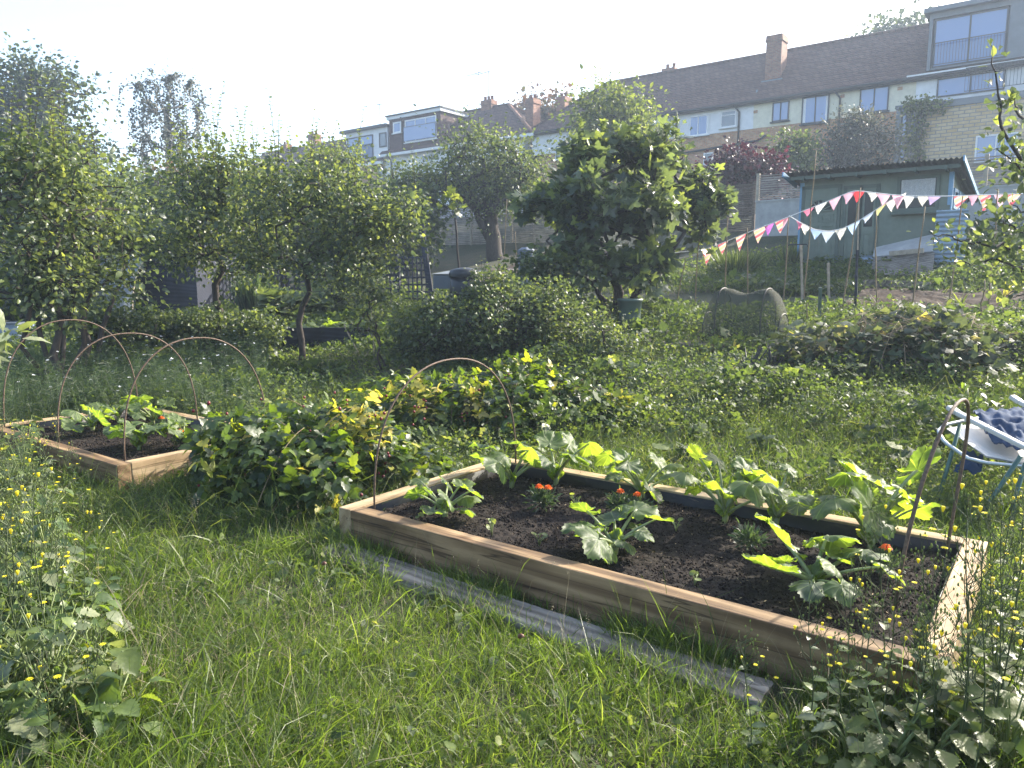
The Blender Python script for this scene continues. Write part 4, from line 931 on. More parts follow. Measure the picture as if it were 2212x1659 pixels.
# big tree and birch far off
b = base_at(95, 42); tree('broadleaf_tree', 31, b, at(95, 340, 42), [E(95,200,95,60,42), E(40,260,80,70,42), E(140,270,75,80,42), E(90,330,130,70,42), E(10,350,60,90,42), E(60,170,40,40,42)], 300, 40, .62, .20, T_OV2, 'dark', .45,
     'tall dark tree against the sky in the top left corner', sh=None, shell=.55, step=.9, hole=.55, thr=-.25)
b = base_at(365, 46); tree('birch_tree', 32, b, at(365, 330, 46), [E(300,180,34,40,46), E(375,165,50,34,46), E(430,215,26,44,46), E(360,240,70,60,46), E(310,310,48,50,46), E(405,300,52,50,46), E(360,380,75,40,46)], 170, 5, .3, .12, T_OV2, 'birch', .17,
     'airy weeping birch standing alone against the white sky', bark='birchbark', droopy=2.2, shell=.1, step=.9, hole=.5, thr=-9)
b = base_at(420, 40); bush('far_tree', 33, b, [E(410,410,50,30,40), E(345,415,60,30,40), E(470,410,40,25,40)], 60, 60, .6, .2, T_OV2, 'rust', 'rusty green trees low on the skyline below the birch', 'tree', r0=.12)
# trees further back on the left, between the apples
for i, (px, py, rx, ry, d, lf, lab) in enumerate([(40,500,120,160,19,'dark','dark tree filling the gap behind the many-stemmed apple tree'), (240,480,110,120,22,'mid','green tree behind the dark shed on the left'), (430,470,120,110,24,'dark','dark rounded tree behind the forked apple tree'),
        (590,470,110,100,23,'mid','green tree behind the slim leaning apple tree'), (740,480,90,80,24,'dark','dark bushy tree behind the trellis'), (90,620,90,70,17,'dark','low dark hedge shrub behind the leaning apple trunk'), (860,470,60,70,25,'mid','green tree left of the blossom tree, beyond the tall dark post')]):
    b = base_at(px, d); bush('background_tree', 40+i, b, [E(px,py,rx,ry,d), E(px+rx*.5,py+20,rx*.7,ry*.8,d), E(px-rx*.5,py+25,rx*.7,ry*.8,d)], 120, 52, .42, .15, T_OV2, lf, lab, 'tree', 'trees behind the apple trees', r0=.10)
for i, (px, py, rx, ry, d_, lab) in enumerate(((470,700,60,34,11.8,'low leafy shrub at the foot of the forked apple tree'), (235,700,85,42,11.2,'low leafy shrub under the short leaning apple tree'), (560,722,36,26,11.6,'low leafy shrub left of the black raised bed'), (340,705,50,26,11.9,'low leafy shrub in front of the dark shed deck'))):
    b = base_at(px, d_); bush('low_shrub', 170+i, b, [E(px,py,rx,ry,d_), E(px+rx*.5,py+14,rx*.7,ry*.8,d_-.2), E(px-rx*.5,py+14,rx*.7,ry*.8,d_-.2)], 60, 34, .14, .06, T_OV2, 'mid', lab, 'shrub', 'low shrubs under the apple trees', r0=.012, stems=6)
# spring-green tree by the white dormer
b = base_at(725, 31); bush('small_tree', 51, b, [E(725,360,48,42,31), E(700,400,60,50,31)], 60, 60, .35, .14, T_OV2, 'lime', 'yellow-green small tree in front of the white dormer house', 'tree', r0=.07)
# blossom tree in the middle
b = at(1072, 532, 26); b[2] = float(H(b[0], b[1])); tree('spreading_tree', 52, b, at(1055, 450, 26), [E(1050,370,120,70,26), E(985,310,70,48,26), E(940,420,75,60,26), E(1130,350,70,60,26), E(1100,430,80,50,26), E(880,395,60,40,26)], 330, 44, .36, .105, T_OV, 'mid', .24,
     'spreading grey-green tree with thick leaning trunk in front of the pale slatted fence', sh=(14, .4, .9, .12), shell=.5, extra=[at(1030,455,26)], step=.5, hole=1.0)
b = base_at(1320, 34); tree('ash_tree', 53, b, at(1320, 330, 34), [E(1320,250,85,55,34), E(1370,265,55,60,34), E(1260,270,50,50,34), E(1320,320,110,60,34)], 200, 46, .48, .17, T_OV, 'lime', .16,
     'fresh green tree in front of the left end of the long terrace', sh=(16, .5, 1.1, .18), shell=.5, step=.6, hole=.8)
b = base_at(1180, 56); bush('far_tree', 54, b, [E(1180,250,55,38,62), E(1160,280,50,40,62)], 60, 55, .8, .3, T_OV2, 'rust', 'rust-tinted tree showing between the two tall chimneys', 'tree', r0=.15)
b = base_at(1935, 60); bush('far_tree', 55, b, [E(1935,85,55,32,60), E(1880,100,40,20,60)], 60, 50, .7, .28, T_OV2, 'dark', 'dark treetop showing above the ridge of the long terrace', 'tree', r0=.15)
b = base_at(1850, 30); tree('olive_tree', 56, b, at(1850, 350, 30), [E(1850,315,75,48,30), E(1800,335,45,35,30), E(1900,320,42,42,30), E(1850,265,34,22,30)], 150, 40, .32, .11, T_NAR if False else T_OV, 'grey', .12, 'silvery olive-like tree above the left end of the green shed roof', shell=.5, step=.4, sh=(16,.3,.7,.12))
b = base_at(1712, 29.5); bush('shrub', 57, b, [E(1712,335,46,42,29.5), E(1700,370,40,30,29.5)], 80, 60, .28, .13, T_OV2, 'mid', 'rounded fresh green shrub between the purple shrub and the olive tree', r0=.05)
b = base_at(1612, 25.5); bush('purple_shrub', 58, b, [E(1612,372,72,42,25.5), E(1650,385,40,40,25.5), E(1565,385,45,40,25.5), E(1590,345,30,25,25.5)], 110, 50, .24, .13, T_OV2, 'purple', 'dark purple-leaved shrub hanging over the brown slatted fence', r0=.06)
# climber on the modern house
rng = np.random.default_rng(77); p = onT(1975, 345, 40.3); root = thing('wall_climber', (p[0], p[1], 6), 'yellow-green climber up the corner of the pale brick extension', 'climber')
lf, mb = MB(), MB()
for (x0_, y0_, x1_, y1_) in ((1972,350,1990,225),(1985,350,1992,240),(1965,340,1960,280),(1988,230,2040,222),(1990,225,1950,232)):
    P = np.array([onT(x0_+(x1_-x0_)*t+rng.normal()*3, y0_+(y1_-y0_)*t, 40.2) for t in np.linspace(0,1,12)]); mb.tube(P, .02, 4)
    PP = np.repeat(P, 16, 0)+rng.normal(size=(192,3))*np.array([.16,.10,.2]); leaves_at(rng, lf, T_OV2, PP, .15, mat=0)
part('stems', mb, M['twig'], root, True); part('foliage', lf, M['lime'], root, True)
# fig
b = at(1335, 640, 13.3); b[2] = float(H(b[0], b[1]))
tree('fig_tree', 61, b, at(1320, 540, 13.2), [E(1330,440,150,80,13.1), E(1225,400,85,55,13.0), E(1340,350,95,50,13.2), E(1470,400,85,62,13.2), E(1250,500,80,60,13.0), E(1490,480,80,48,13), E(1160,470,50,70,13), E(1345,600,80,60,12.8), E(1225,570,80,60,12.9), E(1450,330,45,32,13.2), E(1410,560,60,40,12.9), E(1265,330,40,30,13), E(1545,430,35,40,13)], 250, 18, .15, .105, T_FIG, 'fig', .06,
     'large-leaved fig tree in the middle of the photo', 'fig tree', shell=.3, extra=[at(1240,500,13), at(1420,500,13), at(1300,470,13), at(1180,520,13), at(1480,500,13)], sh=(30, .2, .55, .12), var=.35, hole=2.6, thr=-.05)
# leafy weeds at its foot
b = at(1170, 640, 12.2); bush('climbing_weed', 62, b, [E(1165,590,60,60,12.2), E(1230,610,70,50,12.2)], 60, 26, .12, .085, T_OV2, 'mid', 'leafy scrambling weeds at the left foot of the fig', 'shrub', r0=.012)
# currant bush
b = base_at(1080, 10.4); bush('currant_bush', 63, b, [E(1085,700,135,85,10.4), E(965,715,110,62,10.4), E(1195,715,100,80,10.4), E(885,725,60,45,10.4), E(1060,630,70,40,10.6), E(1190,640,60,35,10.6), E(960,655,50,25,10.6)], 430, 40, .105, .048, T_OV2, 'mid', 'wide dense currant bush in the middle, behind the raspberry heaps', r0=.016, stems=26, sh=(60,.12,.3,.05), shell=.55, hole=3)
b = base_at(1290, 9.6); bush('currant_bush', 64, b, [E(1290,740,50,70,9.6), E(1320,760,50,50,9.4)], 60, 26, .1, .045, T_OV2, 'mid', 'thin twiggy currant bush at the right end of the wide one', r0=.01, stems=14, sh=(16,.15,.35,.05))
b = base_at(815, 10.8); bush('young_shrub', 65, b, [E(815,640,30,80,10.8), E(800,700,30,40,10.8)], 30, 16, .1, .05, T_OV2, 'mid', 'straggly sapling beside the right end of the black raised bed', r0=.014, stems=2)
b = base_at(560, 15.5); bush('flowering_shrub', 66, b, [E(740,600,70,40,15.5), E(800,620,60,40,15)], 50, 40, .16, .07, T_OV2, 'mid', 'low green shrub growing through the trellis behind the rhubarb', r0=.012)
# apple branches reaching in from the right
b = np.array([5.6, 6.6, float(H(5.6, 6.6))]); rng = np.random.default_rng(70)
root = thing('apple_tree', b, 'apple tree beyond the right edge, its leafy branches reaching into the photo', 'apple tree')
mb, lf = MB(), MB(); tp = np.array([5.3, 6.6, 2.0]); mb.tube(trunkline(b-[0,0,.1], tp, 6, .04, rng), np.linspace(.09,.06,6), 9)
def limb(ptsd, r0, n, size=.06, spread=.05, leafT=T_OV):
    P = np.array([at(*q) for q in ptsd]); t = np.linspace(0, 1, len(P)); tt = np.linspace(0, 1, n)
    Q = np.stack([np.interp(tt, t, P[:, k]) for k in range(3)], -1) + rng.normal(size=(n,3))*.012
    mb.tube(Q, np.linspace(r0, .003, n), 5); 
    for q in Q[n//6:]:
        k = rng.integers(2, 6); pp = q + rng.normal(size=(k,3))*spread; leaves_at(rng, lf, leafT, pp, size, axis=(pp-q)+np.array([0,0,.02]), up=.8)
    return Q
for pts, n in (([(2330,560,6.4),(2250,540,6.2),(2150,530,6.0),(2080,520,6.0),(2010,505,5.9)], 34), ([(2330,600,6.2),(2230,590,6.1),(2150,560,6.0),(2060,570,5.9)], 30), ([(2320,560,6.3),(2200,500,6.1),(2160,470,6.0)], 22),
        ([(2320,520,6.3),(2240,470,6.2),(2180,440,6.1)], 20), ([(2300,480,6.3),(2240,400,6.2),(2200,360,6.0),(2150,320,6.0)], 30), ([(2300,460,6.3),(2200,340,6.1),(2160,250,6.0),(2150,170,6.0),(2140,95,6.0)], 15), ([(2300,400,6.3),(2230,300,6.2),(2200,240,6.1),(2190,215,6.0)], 16), ([(2330,640,6.3),(2240,620,6.2),(2190,640,6.1)], 18)):
    Q = limb(pts, .018, n)
for q in np.array([at(x, y, 6.1) for x, y in ((2130,560),(2160,575),(2185,550),(2200,590),(2150,530),(2110,590),(2190,610),(2180,500),(2205,480),(2180,380),(2200,340),(2190,300),(2205,420),(2125,535))]):
    pp = q + rng.normal(size=(26,3))*.13; leaves_at(rng, lf, T_OV, pp, .06, axis=(pp-q)); 
part('trunk', mb, M['bark'], root, True); part('crown', lf, M['apple'], root, True)
# brown leafy tip at far left (close)
# ================================================================ RASPBERRY HEAPS
def heap(name, seed, c, r, nl, label, T, leaf, size, ycl, berries=40, canes=40, yfrac=.07):
    rng = np.random.default_rng(seed); c = np.array([c[0], c[1], float(H(c[0], c[1]))]); root = thing(name, c, label, 'plant heap')
    lf, mb = MB(), MB()
    v = rdir(rng, nl); v[:, 2] = np.abs(v[:, 2]); rr = rng.uniform(.62, 1.06, nl)
    bump = 1 + .16*np.sin(4*v[:,0]*2+seed)+.13*np.sin(6*v[:,1]+v[:,0]*5)
    P = v*np.array(r)*(rr*bump)[:, None] + c; P[:, 2] += .02
    d = nrm(v*np.array([1,1,.6]) + rng.normal(size=v.shape)*.55 + np.array([0,0,-.15])); nn = nrm(v+np.array([0,0,.8])+rng.normal(size=v.shape)*.4)
    yc = np.zeros(nl, bool)
    for (yx, yy, yz, yr) in ycl: yc |= (np.linalg.norm(P-np.array([yx,yy,yz]), axis=1) < yr) & (rng.random(nl) < .6)
    yc |= rng.random(nl) < yfrac*.35
    s = size*np.clip(rng.normal(1,.28,nl), .45, 1.7); k = ~yc
    lf.inst(T, frames(d[k], nn[k], s[k]), P[k], rng.random(k.sum())**1.4); part('foliage', lf, M[leaf], root, True)
    if yc.any():
        l2 = MB(); l2.inst(T, frames(d[yc], nn[yc], s[yc]*.9), P[yc], rng.random(yc.sum())); part('yellowed_foliage', l2, M['yellowleaf'], root, True, label='yellowing leaves')
    for _ in range(canes):
        a = rng.uniform(0, 6.28); q0 = c+np.array([math.cos(a)*r[0]*rng.uniform(.2,1.1), math.sin(a)*r[1]*rng.uniform(.2,1.1), .05]); a2 = a+rng.normal()*1.2
        q1 = c+np.array([math.cos(a2)*r[0]*.4, math.sin(a2)*r[1]*.4, r[2]*rng.uniform(.5,1.15)]); mid = (q0+q1)/2+np.array([0,0,.18]); t = np.linspace(0,1,9)[:,None]
        mb.tube((1-t)**2*q0+2*t*(1-t)*mid+t*t*q1, np.linspace(.005,.002,9), 4)
    part('canes', mb, M['cane'], root, True)
    if berries:
        T8 = bpy.data.meshes.new('raspberry'); bmv, bmf = [], []
        m2 = MB(); m2.lathe([(.0001,-.009),(.0075,-.006),(.0095,0),(.008,.006),(.004,.010),(.0001,.011)], n=8)
        proto = None; idx = rng.permutation(np.where((P[:,2] > c[2]+.1) & (v[:,1] < .5))[0])[:berries]
        cl = [P[i] for i in idx[:max(1,berries//3)]] + [np.array([yx,yy,yz]) for yx,yy,yz,_ in ycl for _ in range(2)]
        for j in range(berries):
            q = cl[j % len(cl)] + rng.normal(size=3)*.035 + nrm(cl[j % len(cl)]-c)*.05
            if proto is None: proto = link('raspberry', m2, M['berry'], root); o = proto
            else: o = proto.copy(); COL.objects.link(o); KIDS[root.name].append(o)
            o.location = tuple(q-c); sc = rng.uniform(.8, 1.3); o.scale = (sc, sc, sc*1.1)
    return root
heap('raspberry_heap', 81, (-1.42, 5.35), (.95, .82, .56), 3600, 'dark leafy heap of cut raspberry canes between the two timber beds', T_TRI, 'bramble', .068, [(-.95,5.15,.55,.20), (-.75,5.35,.52,.2), (-1.2,5.2,.62,.2), (-1.0,5.6,.62,.22), (-1.5,5.3,.6,.14), (-.85,4.9,.35,.16)], 60)
heap('raspberry_heap', 82, (-.10, 7.15), (1.35, .80, .54), 4800, 'yellow-flecked heap of cut raspberry canes behind the left hoop of the large bed', T_TRI, 'bramble', .062, [(-.95,6.75,.50,.22), (-.75,6.6,.42,.18), (-.42,6.5,.32,.16), (-.3,6.75,.5,.13), (.95,6.9,.42,.16)], 44)
# cut vine heap on the right
heap('vine_heap', 83, (4.6, 8.5), (1.5, .95, .55), 3600, 'dark heap of cut vines and ivy in the right middle ground', T_VINE, 'cutvine', .058, [], 0, canes=420)

# ================================================================ BED PLANTS
def courgette(B, u, v, seed, size, nl, label, hmax=.30, leafs=None, T=None, group='courgette and squash plants in the beds', az=None, cat='courgette plant'):
    rng = np.random.default_rng(seed); o = bedpt(B, u, v, .15); root = thing('courgette_plant', o, label, cat, group)
    mb = MB(); mb.tube([(0,0,-.02),(.005,0,.03),(0,.01,.07)], [.016,.018,.012], 8); part('stem', mb, M['petiole'], root)
    leafs = leafs or [((az or 0)+i*2.4+rng.normal()*.2, size*rng.uniform(.75,1.6)*(1 if i < nl else .6), hmax*rng.uniform(.45,1.1), size*rng.uniform(.40,.86)) for i in range(nl+3)]
    for a, L, h, s in leafs:
        e = np.array([math.cos(a)*L, math.sin(a)*L, h]); t = np.linspace(0,1,9)[:,None]; p0 = np.array([0,0,.04]); mid = np.array([e[0]*.45, e[1]*.45, h*.75])
        P = (1-t)**2*p0+2*t*(1-t)*mid+t*t*e
        m2 = MB(); m2.tube(P, np.linspace(.0115,.006,9)*max(.75,min(1.2, s/.14)), 6, 1)
        tilt = rng.uniform(-.45,.35); d = np.array([math.cos(a+rng.normal()*.3), math.sin(a+rng.normal()*.3), tilt]); nn = np.array([[-.15*math.cos(a)+rng.normal()*.3+.9*rng.random(), -.15*math.sin(a)+rng.normal()*.3+.5*rng.random(), .75]])
        m2.inst(T_COU[rng.integers(4)], frames(d[None], nn, [s*.80]), e[None], np.array([rng.random()]), 0)
        part('leaf', m2, [M['courgette'], M['petiole']], root)
    m2 = MB()
    for _ in range(3):
        a = rng.uniform(0,6.28); m2.inst(T_COU[1], frames(np.array([[math.cos(a)*.4, math.sin(a)*.4, 1.]]), np.array([[math.cos(a),math.sin(a),.3]]), [size*.30]), np.array([[0,0,.07]]), np.array([1.]))
    part('young_leaves', m2, M['courgette'], root)
    return root
def bed_uv(B, px, py, z=.15):
    d = ray(px, py); k = (z-CAMZ)/d[2]; p = d*k; o, a = B[0], B[1]; dx, dy = p[0]-o[0], p[1]-o[1]
    return dx*math.cos(a)+dy*math.sin(a), -dx*math.sin(a)+dy*math.cos(a)
CO = [(960,1118,101,.145,8,'courgette plant nearest the left corner of the large bed',.17), (1327,1195,102,.17,9,'courgette plant at the front middle of the large bed, pale stems fanned out',.17),
      (1105,1050,103,.20,6,'broad-leaved squash plant under the single hoop at the back left',.27), (1200,1045,110,.19,5,'squash plant with one big drooping leaf behind the orange marigold',.30), (1400,1070,104,.18,7,'squash plant with a dark cupped leaf at the back middle of the large bed',.26),
      (1565,1125,105,.19,7,'courgette plant with tall bent stems at the back of the large bed',.33), (1880,1180,106,.23,9,'largest courgette plant at the back right of the large bed',.36), (1755,1275,107,.19,8,'courgette plant nearest the right front of the large bed',.23), (1690,1120,108,.16,4,'small courgette plant leaning over the back board of the large bed',.27)]
for px, py, sd, sz_, nl, lab, hm in CO:
    u, v = bed_uv(BED1, px, py); v = min(v, 1.40); courgette(BED1, u, v, sd, sz_, nl, lab, hm)
for px, py, sd, sz_, nl, lab, hm in ((300,972,121,.19,8,'courgette plant nearest the near corner of the left bed',.20), (200,930,122,.18,7,'courgette plant in the middle left of the left bed',.2), (330,915,123,.17,7,'courgette plant at the back of the left bed',.18), (250,905,124,.17,6,'courgette plant in the far left corner of the left bed',.2), (400,965,125,.15,5,'courgette plant against the right board of the left bed',.2)):
    u, v = bed_uv(BED2, px, py); courgette(BED2, min(max(u,.25),2.2), min(max(v,.2),1.3), sd, sz_, nl, lab, hm)
def marigold(B, px, py, seed, fl, label):
    rng = np.random.default_rng(seed); u, v = bed_uv(B, px, py); o = bedpt(B, u, min(v,1.4), .15); root = thing('marigold', o, label, 'marigold', 'marigolds in the beds')
    lf, mb = MB(), MB(); n = 420; 
    for i in range(12):
        a = rng.uniform(0,6.28); r = rng.uniform(.01,.06); mb.tube([(0,0,0),(math.cos(a)*r*.6,math.sin(a)*r*.6,.05),(math.cos(a)*r,math.sin(a)*r,rng.uniform(.06,.11))], .0018, 4)
    P = rng.normal(size=(n,3))*np.array([.032,.032,.022])+np.array([0,0,.062]); P[:,2] = np.abs(P[:,2])
    leaves_at(rng, lf, T_NAR, P, .032, axis=nrm(P-np.array([0,0,.03])+rng.normal(size=P.shape)*.02)); part('stems', mb, M['stem'], root); part('foliage', lf, M['feather'], root)
    for k in range(fl):
        a = rng.uniform(0,6.28); c = np.array([math.cos(a)*.035*(k>0 or fl>1), math.sin(a)*.035, .135+.01*k]); m2 = MB()
        for ring, (rr, zz, np_) in enumerate(((.027,.0,11),(.020,.007,9),(.012,.012,6))):
            ang = np.arange(np_)*2*math.pi/np_+ring; d = np.stack([np.cos(ang), np.sin(ang), np.full(np_, .15+.35*ring)], -1)
            m2.inst(T_OV2, frames(d, np.tile([[0,0,1.]], (np_,1))+rng.normal(size=(np_,3))*.2, np.full(np_, rr)*rng.uniform(.85,1.2,np_)), np.tile(c+np.array([0,0,zz]), (np_,1)))
        part('flower_head', m2, M['orange'], root); m2 = MB(); m2.tube([(0,0,.04), c], .0018, 4); part('flower_stalk', m2, M['stem'], root)
marigold(BED1, 1172, 1100, 131, 2, 'bushy marigold with orange flowers behind the front-left courgette'); marigold(BED1, 1340, 1112, 132, 1, 'small marigold with one orange flower, left of a pair in the bed centre')
marigold(BED1, 1378, 1122, 133, 1, 'small marigold with one orange flower, right of a pair in the bed centre'); marigold(BED1, 1618, 1190, 134, 0, 'leafy marigold without flowers right of the bed centre'); marigold(BED1, 1905, 1240, 135, 1, 'marigold with an orange-red flower beside the right front courgette')
marigold(BED2, 352, 935, 136, 1, 'marigold with a bright orange flower in the left bed'); marigold(BED2, 396, 965, 137, 1, 'small marigold tucked by the right board of the left bed')
def seedling(px, py, seed, n, h, label):
    rng = np.random.default_rng(seed); u, v = bed_uv(BED1, px, py); o = bedpt(BED1, u, min(max(v,.12),1.42), .15); root = thing('seedling', o, label, 'seedling', 'round-leaved seedlings in the large bed'); mb, lf = MB(), MB()
    for i in range(n):
        a = rng.uniform(0,6.28); e = np.array([math.cos(a)*.03, math.sin(a)*.03, h*rng.uniform(.55,1)]); mb.tube([(0,0,0),(e[0]*.3,e[1]*.3,e[2]*.6),e], .0022, 5)
        lf.inst(T_RND, frames(rdir(rng,1,0,.3), rdir(rng,1,1.2), [rng.uniform(.012,.02)]), e[None], np.array([.9]))
    part('stems', mb, M['petiole'], root); part('leaves', lf, M['lime'], root)
for px, py, s, n, h, lab in ((1063,1158,141,6,.10,'two-leaved round seedling right of the front-left courgette'), (1165,1180,142,5,.08,'round-leaved seedling left of the middle courgette, by the front board'), (1245,1100,143,6,.09,'pale seedling between the two orange marigolds'), (1500,1268,144,3,.08,'thin bare seedling right of the front middle courgette by the board'),
        (1725,1090,145,6,.09,'seedling by the back board left of the largest courgette'), (1460,1150,146,5,.07,'seedling right of the marigold pair'), (900,1120,147,4,.03,'tiny seedling at the left end by the front board')): seedling(px, py, s, n, h, lab)
# ================================================================ ALLOTMENT THINGS
def gz_(p): return float(H(p[0], p[1]))
# ---- poles and canes
def pole(px0, py0, px1, py1, d, label, r=.012, mat='cane', group='canes and poles in the plots', tilt=0., cat='cane', name='garden_cane', flat=False):
    b = at(px1, py1, d); b[2] = min(b[2], gz_(b)); t = at(px0, py0, d-.1)
    mb = MB()
    if flat: mb.bar(b-[0,0,.1], t, r*2, r*1.6)
    else:
        m = 7; P = b + (t-b)*np.linspace(0,1,m)[:,None]; P[1:-1] += np.random.default_rng(int(px0)).normal(size=(m-2,3))*.008; P[0,2] -= .1; mb.tube(P, np.linspace(r, r*.75, m), 6)
    return tag(link(name, mb, M[mat], smooth=not flat), label, cat, group)
for q in ((1763,325,1738,625,13.0,'tallest brown cane, rising past the left corner of the green shed roof'), (1704,469,1694,633,13.2,'cane ending where the two bunting strings meet'), (1614,492,1616,640,13.5,'upright cane in front of the left end of the concrete wall'),
          (1572,469,1565,640,13.8,'thin cane at the striped flags beneath the purple shrub'), (1512,480,1500,655,13.4,'thin cane just right of the fig crown'), (1481,557,1455,655,13.3,'short slanting cane at the right edge of the fig'), (1859,405,1819,655,12.0,'slanting cane crossing the grey double doors of the shed'),
          (1892,454,1895,653,12.0,'upright cane below the cream flag, left of the plank ramp'), (1998,446,1970,652,11.6,'slanting cane crossing the right side of the plank ramp'), (2080,424,2051,644,11.4,'slanting cane right of the shed, under striped flags'), (2156,408,2146,538,11.2,'rightmost cane holding the bunting'),
          (2127,606,2120,663,10.5,'short cane stub near the right edge among green leaves'), (1095,430,1085,590,17,'thin dark cane between the blossom tree and the fig'), (1113,500,1122,590,17.5,'short pale cane beside the grey compost bin')):
    pole(*q)
pole(1852,540,1848,665,11.9,'thick dark post in front of the shed doors', .016,'blackwood',None,cat='post',name='dark_post',flat=True)
pole(1855,427,1854,606,13.2,'pale grey post behind the thick dark one', .010,'postwood',None,cat='post',name='grey_post',flat=True)
pole(1730,530,1736,617,13.8,'pale stake leaning by the blue corner of the shed', .02,'postwood','pale stakes',cat='stake',name='stake',flat=True); pole(1789,568,1793,621,13.6,'short pale stake in front of the arched door', .02,'postwood','pale stakes',cat='stake',name='stake',flat=True)
pole(1772,621,1770,693,10.9,'short green post at the plot edge right of the net tunnel', .02,'bingreen',None,cat='post',name='green_post',flat=True); pole(1744,655,1742,705,10.7,'thin stub cane between the net tunnel and the green post', .008)
pole(983,470,1000,600,15.8,'crooked pole wrapped in wire at the left of the blossom tree', .03,'bark',None,cat='pole',name='crooked_pole')
pole(800,635,806,715,11.6,'pale stick beside the straggly sapling', .008,'postwood'); pole(743,700,775,640,11.6,'pale slanting stick behind the black raised bed', .012,'postwood')
# ---- bunting
FL = {'pk':(.75,.22,.34),'lp':(.78,.45,.55),'rd':(.72,.06,.07),'cr':(.70,.66,.55),'lv':(.52,.40,.66),'pu':(.50,.16,.52),'bl':(.40,.55,.78),'pb':(.52,.60,.72),'yl':(.72,.70,.28),'wh':(.72,.72,.70)}
FM = {k: plain('bunting_'+k, v, .85, var=.06, scale=20, trans=.45, bump=0) for k, v in FL.items()}
def stripemat():
    m, nt, p = newmat('striped_cloth'); tc = N(nt, 'TexCoord'); w = N(nt, 'TexWave', wave_type='BANDS', bands_direction='Z'); w.inputs['Scale'].default_value = 2.4; w.inputs['Distortion'].default_value = 0
    mp = N(nt, 'Mapping'); mp.inputs['Rotation'].default_value = (.3,.5,0); nt.links.new(tc.outputs['Object'], mp.inputs[0]); nt.links.new(mp.outputs[0], w.inputs['Vector'])
    r = ramp(nt, [(0,(.62,.12,.16)),(.2,(.72,.60,.45)),(.42,(.72,.36,.46)),(.62,(.72,.66,.55)),(.8,(.70,.30,.22)),(.9,(.68,.60,.30))], 'CONSTANT'); nt.links.new(w.outputs['Fac'], r.inputs[0]); nt.links.new(r.outputs[0], p.inputs['Base Color']); p.inputs['Roughness'].default_value=.9
    tr = N(nt, 'BsdfTranslucent'); nt.links.new(r.outputs[0], tr.inputs[0]); ms = N(nt, 'MixShader'); ms.inputs[0].default_value = .45; nt.links.new(p.outputs[0], ms.inputs[1]); nt.links.new(tr.outputs[0], ms.inputs[2]); nt.links.new(ms.outputs[0], nt.nodes['Material Output'].inputs[0]); return m
FM['st'] = stripemat()
def dotmat():
    m, nt, p = newmat('floral_cloth'); tc = N(nt, 'TexCoord'); v = N(nt, 'TexVoronoi', Scale=24.0); nt.links.new(tc.outputs['Object'], v.inputs['Vector']); r = ramp(nt, [(.0,(.35,.38,.42)),(.28,(.40,.42,.42)),(.34,(.70,.68,.60))]); nt.links.new(v.outputs['Distance'], r.inputs[0])
    nt.links.new(r.outputs[0], p.inputs['Base Color']); p.inputs['Roughness'].default_value=.9; tr = N(nt, 'BsdfTranslucent'); nt.links.new(r.outputs[0], tr.inputs[0]); ms = N(nt, 'MixShader'); ms.inputs[0].default_value=.45; nt.links.new(p.outputs[0], ms.inputs[1]); nt.links.new(tr.outputs[0], ms.inputs[2]); nt.links.new(ms.outputs[0], nt.nodes['Material Output'].inputs[0]); return m
FM['fl'] = dotmat()
def bunting(pts, flags, label, seed):
    rng = np.random.default_rng(seed); P = np.array([at(*q) for q in pts]); root = thing('bunting', P[0], label, 'bunting', 'strings of bunting')
    s = np.concatenate([[0], np.cumsum(np.linalg.norm(np.diff(P, axis=0), axis=1))]); ss = np.linspace(0, s[-1], 80)
    Q = np.stack([np.interp(ss, s, P[:,k]) for k in range(3)], -1)
    for _ in range(2): Q[1:-1] = (Q[:-2]+2*Q[1:-1]+Q[2:])/4
    mb = MB(); mb.tube(Q, .008, 4); part('cord', mb, M['whitepaint'], root, True)
    for px, w, key, dp in flags:
        d = P[0][1]; i = int(np.argmin(abs(np.array([CX + F*q[0]/ (q[1]*1.0) for q in Q]) - px))); i = min(max(i,1),len(Q)-2)
        c = Q[i]; t = nrm(Q[min(i+2,79)]-Q[max(i-2,0)]); k = c[1]/F; a = c-t*w*k/2; b = c+t*w*k/2; tip = c-np.array([0,0,dp*k])+rng.normal(size=3)*.025+np.array([-.02,0,0])
        mb = MB(); n = 5; V=[]; fs=[]; yy = rng.normal()*.03
        for r_ in range(n+1):
            f = r_/n
            for q_ in range(2): V.append((a if q_==0 else b)*(1-f)+tip*f+np.array([0,yy*math.sin(f*3),0]))
            V.append((a+b)/2*(1-f)+tip*f+np.array([0,.03*math.sin(f*3+seed)+yy*.5,0]))
        for r_ in range(n):
            o_=3*r_; fs += [(o_,o_+2,o_+5,o_+3),(o_+2,o_+1,o_+4,o_+5)]
        mb.add(V, fs); part('flag', mb, FM[key], root, True)
    return root
bunting([(1440,548,14.2),(1525,539,14),(1572,520,13.8),(1614,503,13.5),(1700,470,13.2),(1800,430,12.8),(1845,411,12.7),(1900,418,12.5),(1960,424,12.3),(2055,424,12),(2130,421,11.8),(2240,418,11.5)],
    [(1523,26,'st',36),(1558,24,'st',24),(1592,26,'st',34),(1630,32,'st',32),(1655,22,'pu',22),(1674,30,'st',34),(1688,14,'lp',26),(1731,24,'pk',22),(1757,26,'wh',24),(1788,26,'lp',26),(1812,26,'lp',24),(1836,26,'rd',24),(1861,24,'fl',20),(1890,30,'lp',28),(1914,24,'lp',24),(1944,24,'wh',22),(1972,24,'fl',22),(2000,26,'lv',22),(2052,30,'st',28),(2078,20,'lp',22),(2100,24,'st',34),(2134,28,'lp',26),(2160,28,'st',30),(2196,26,'pk',32)],
    'longer bunting string of pink, red and striped flags running past the shed', 1)
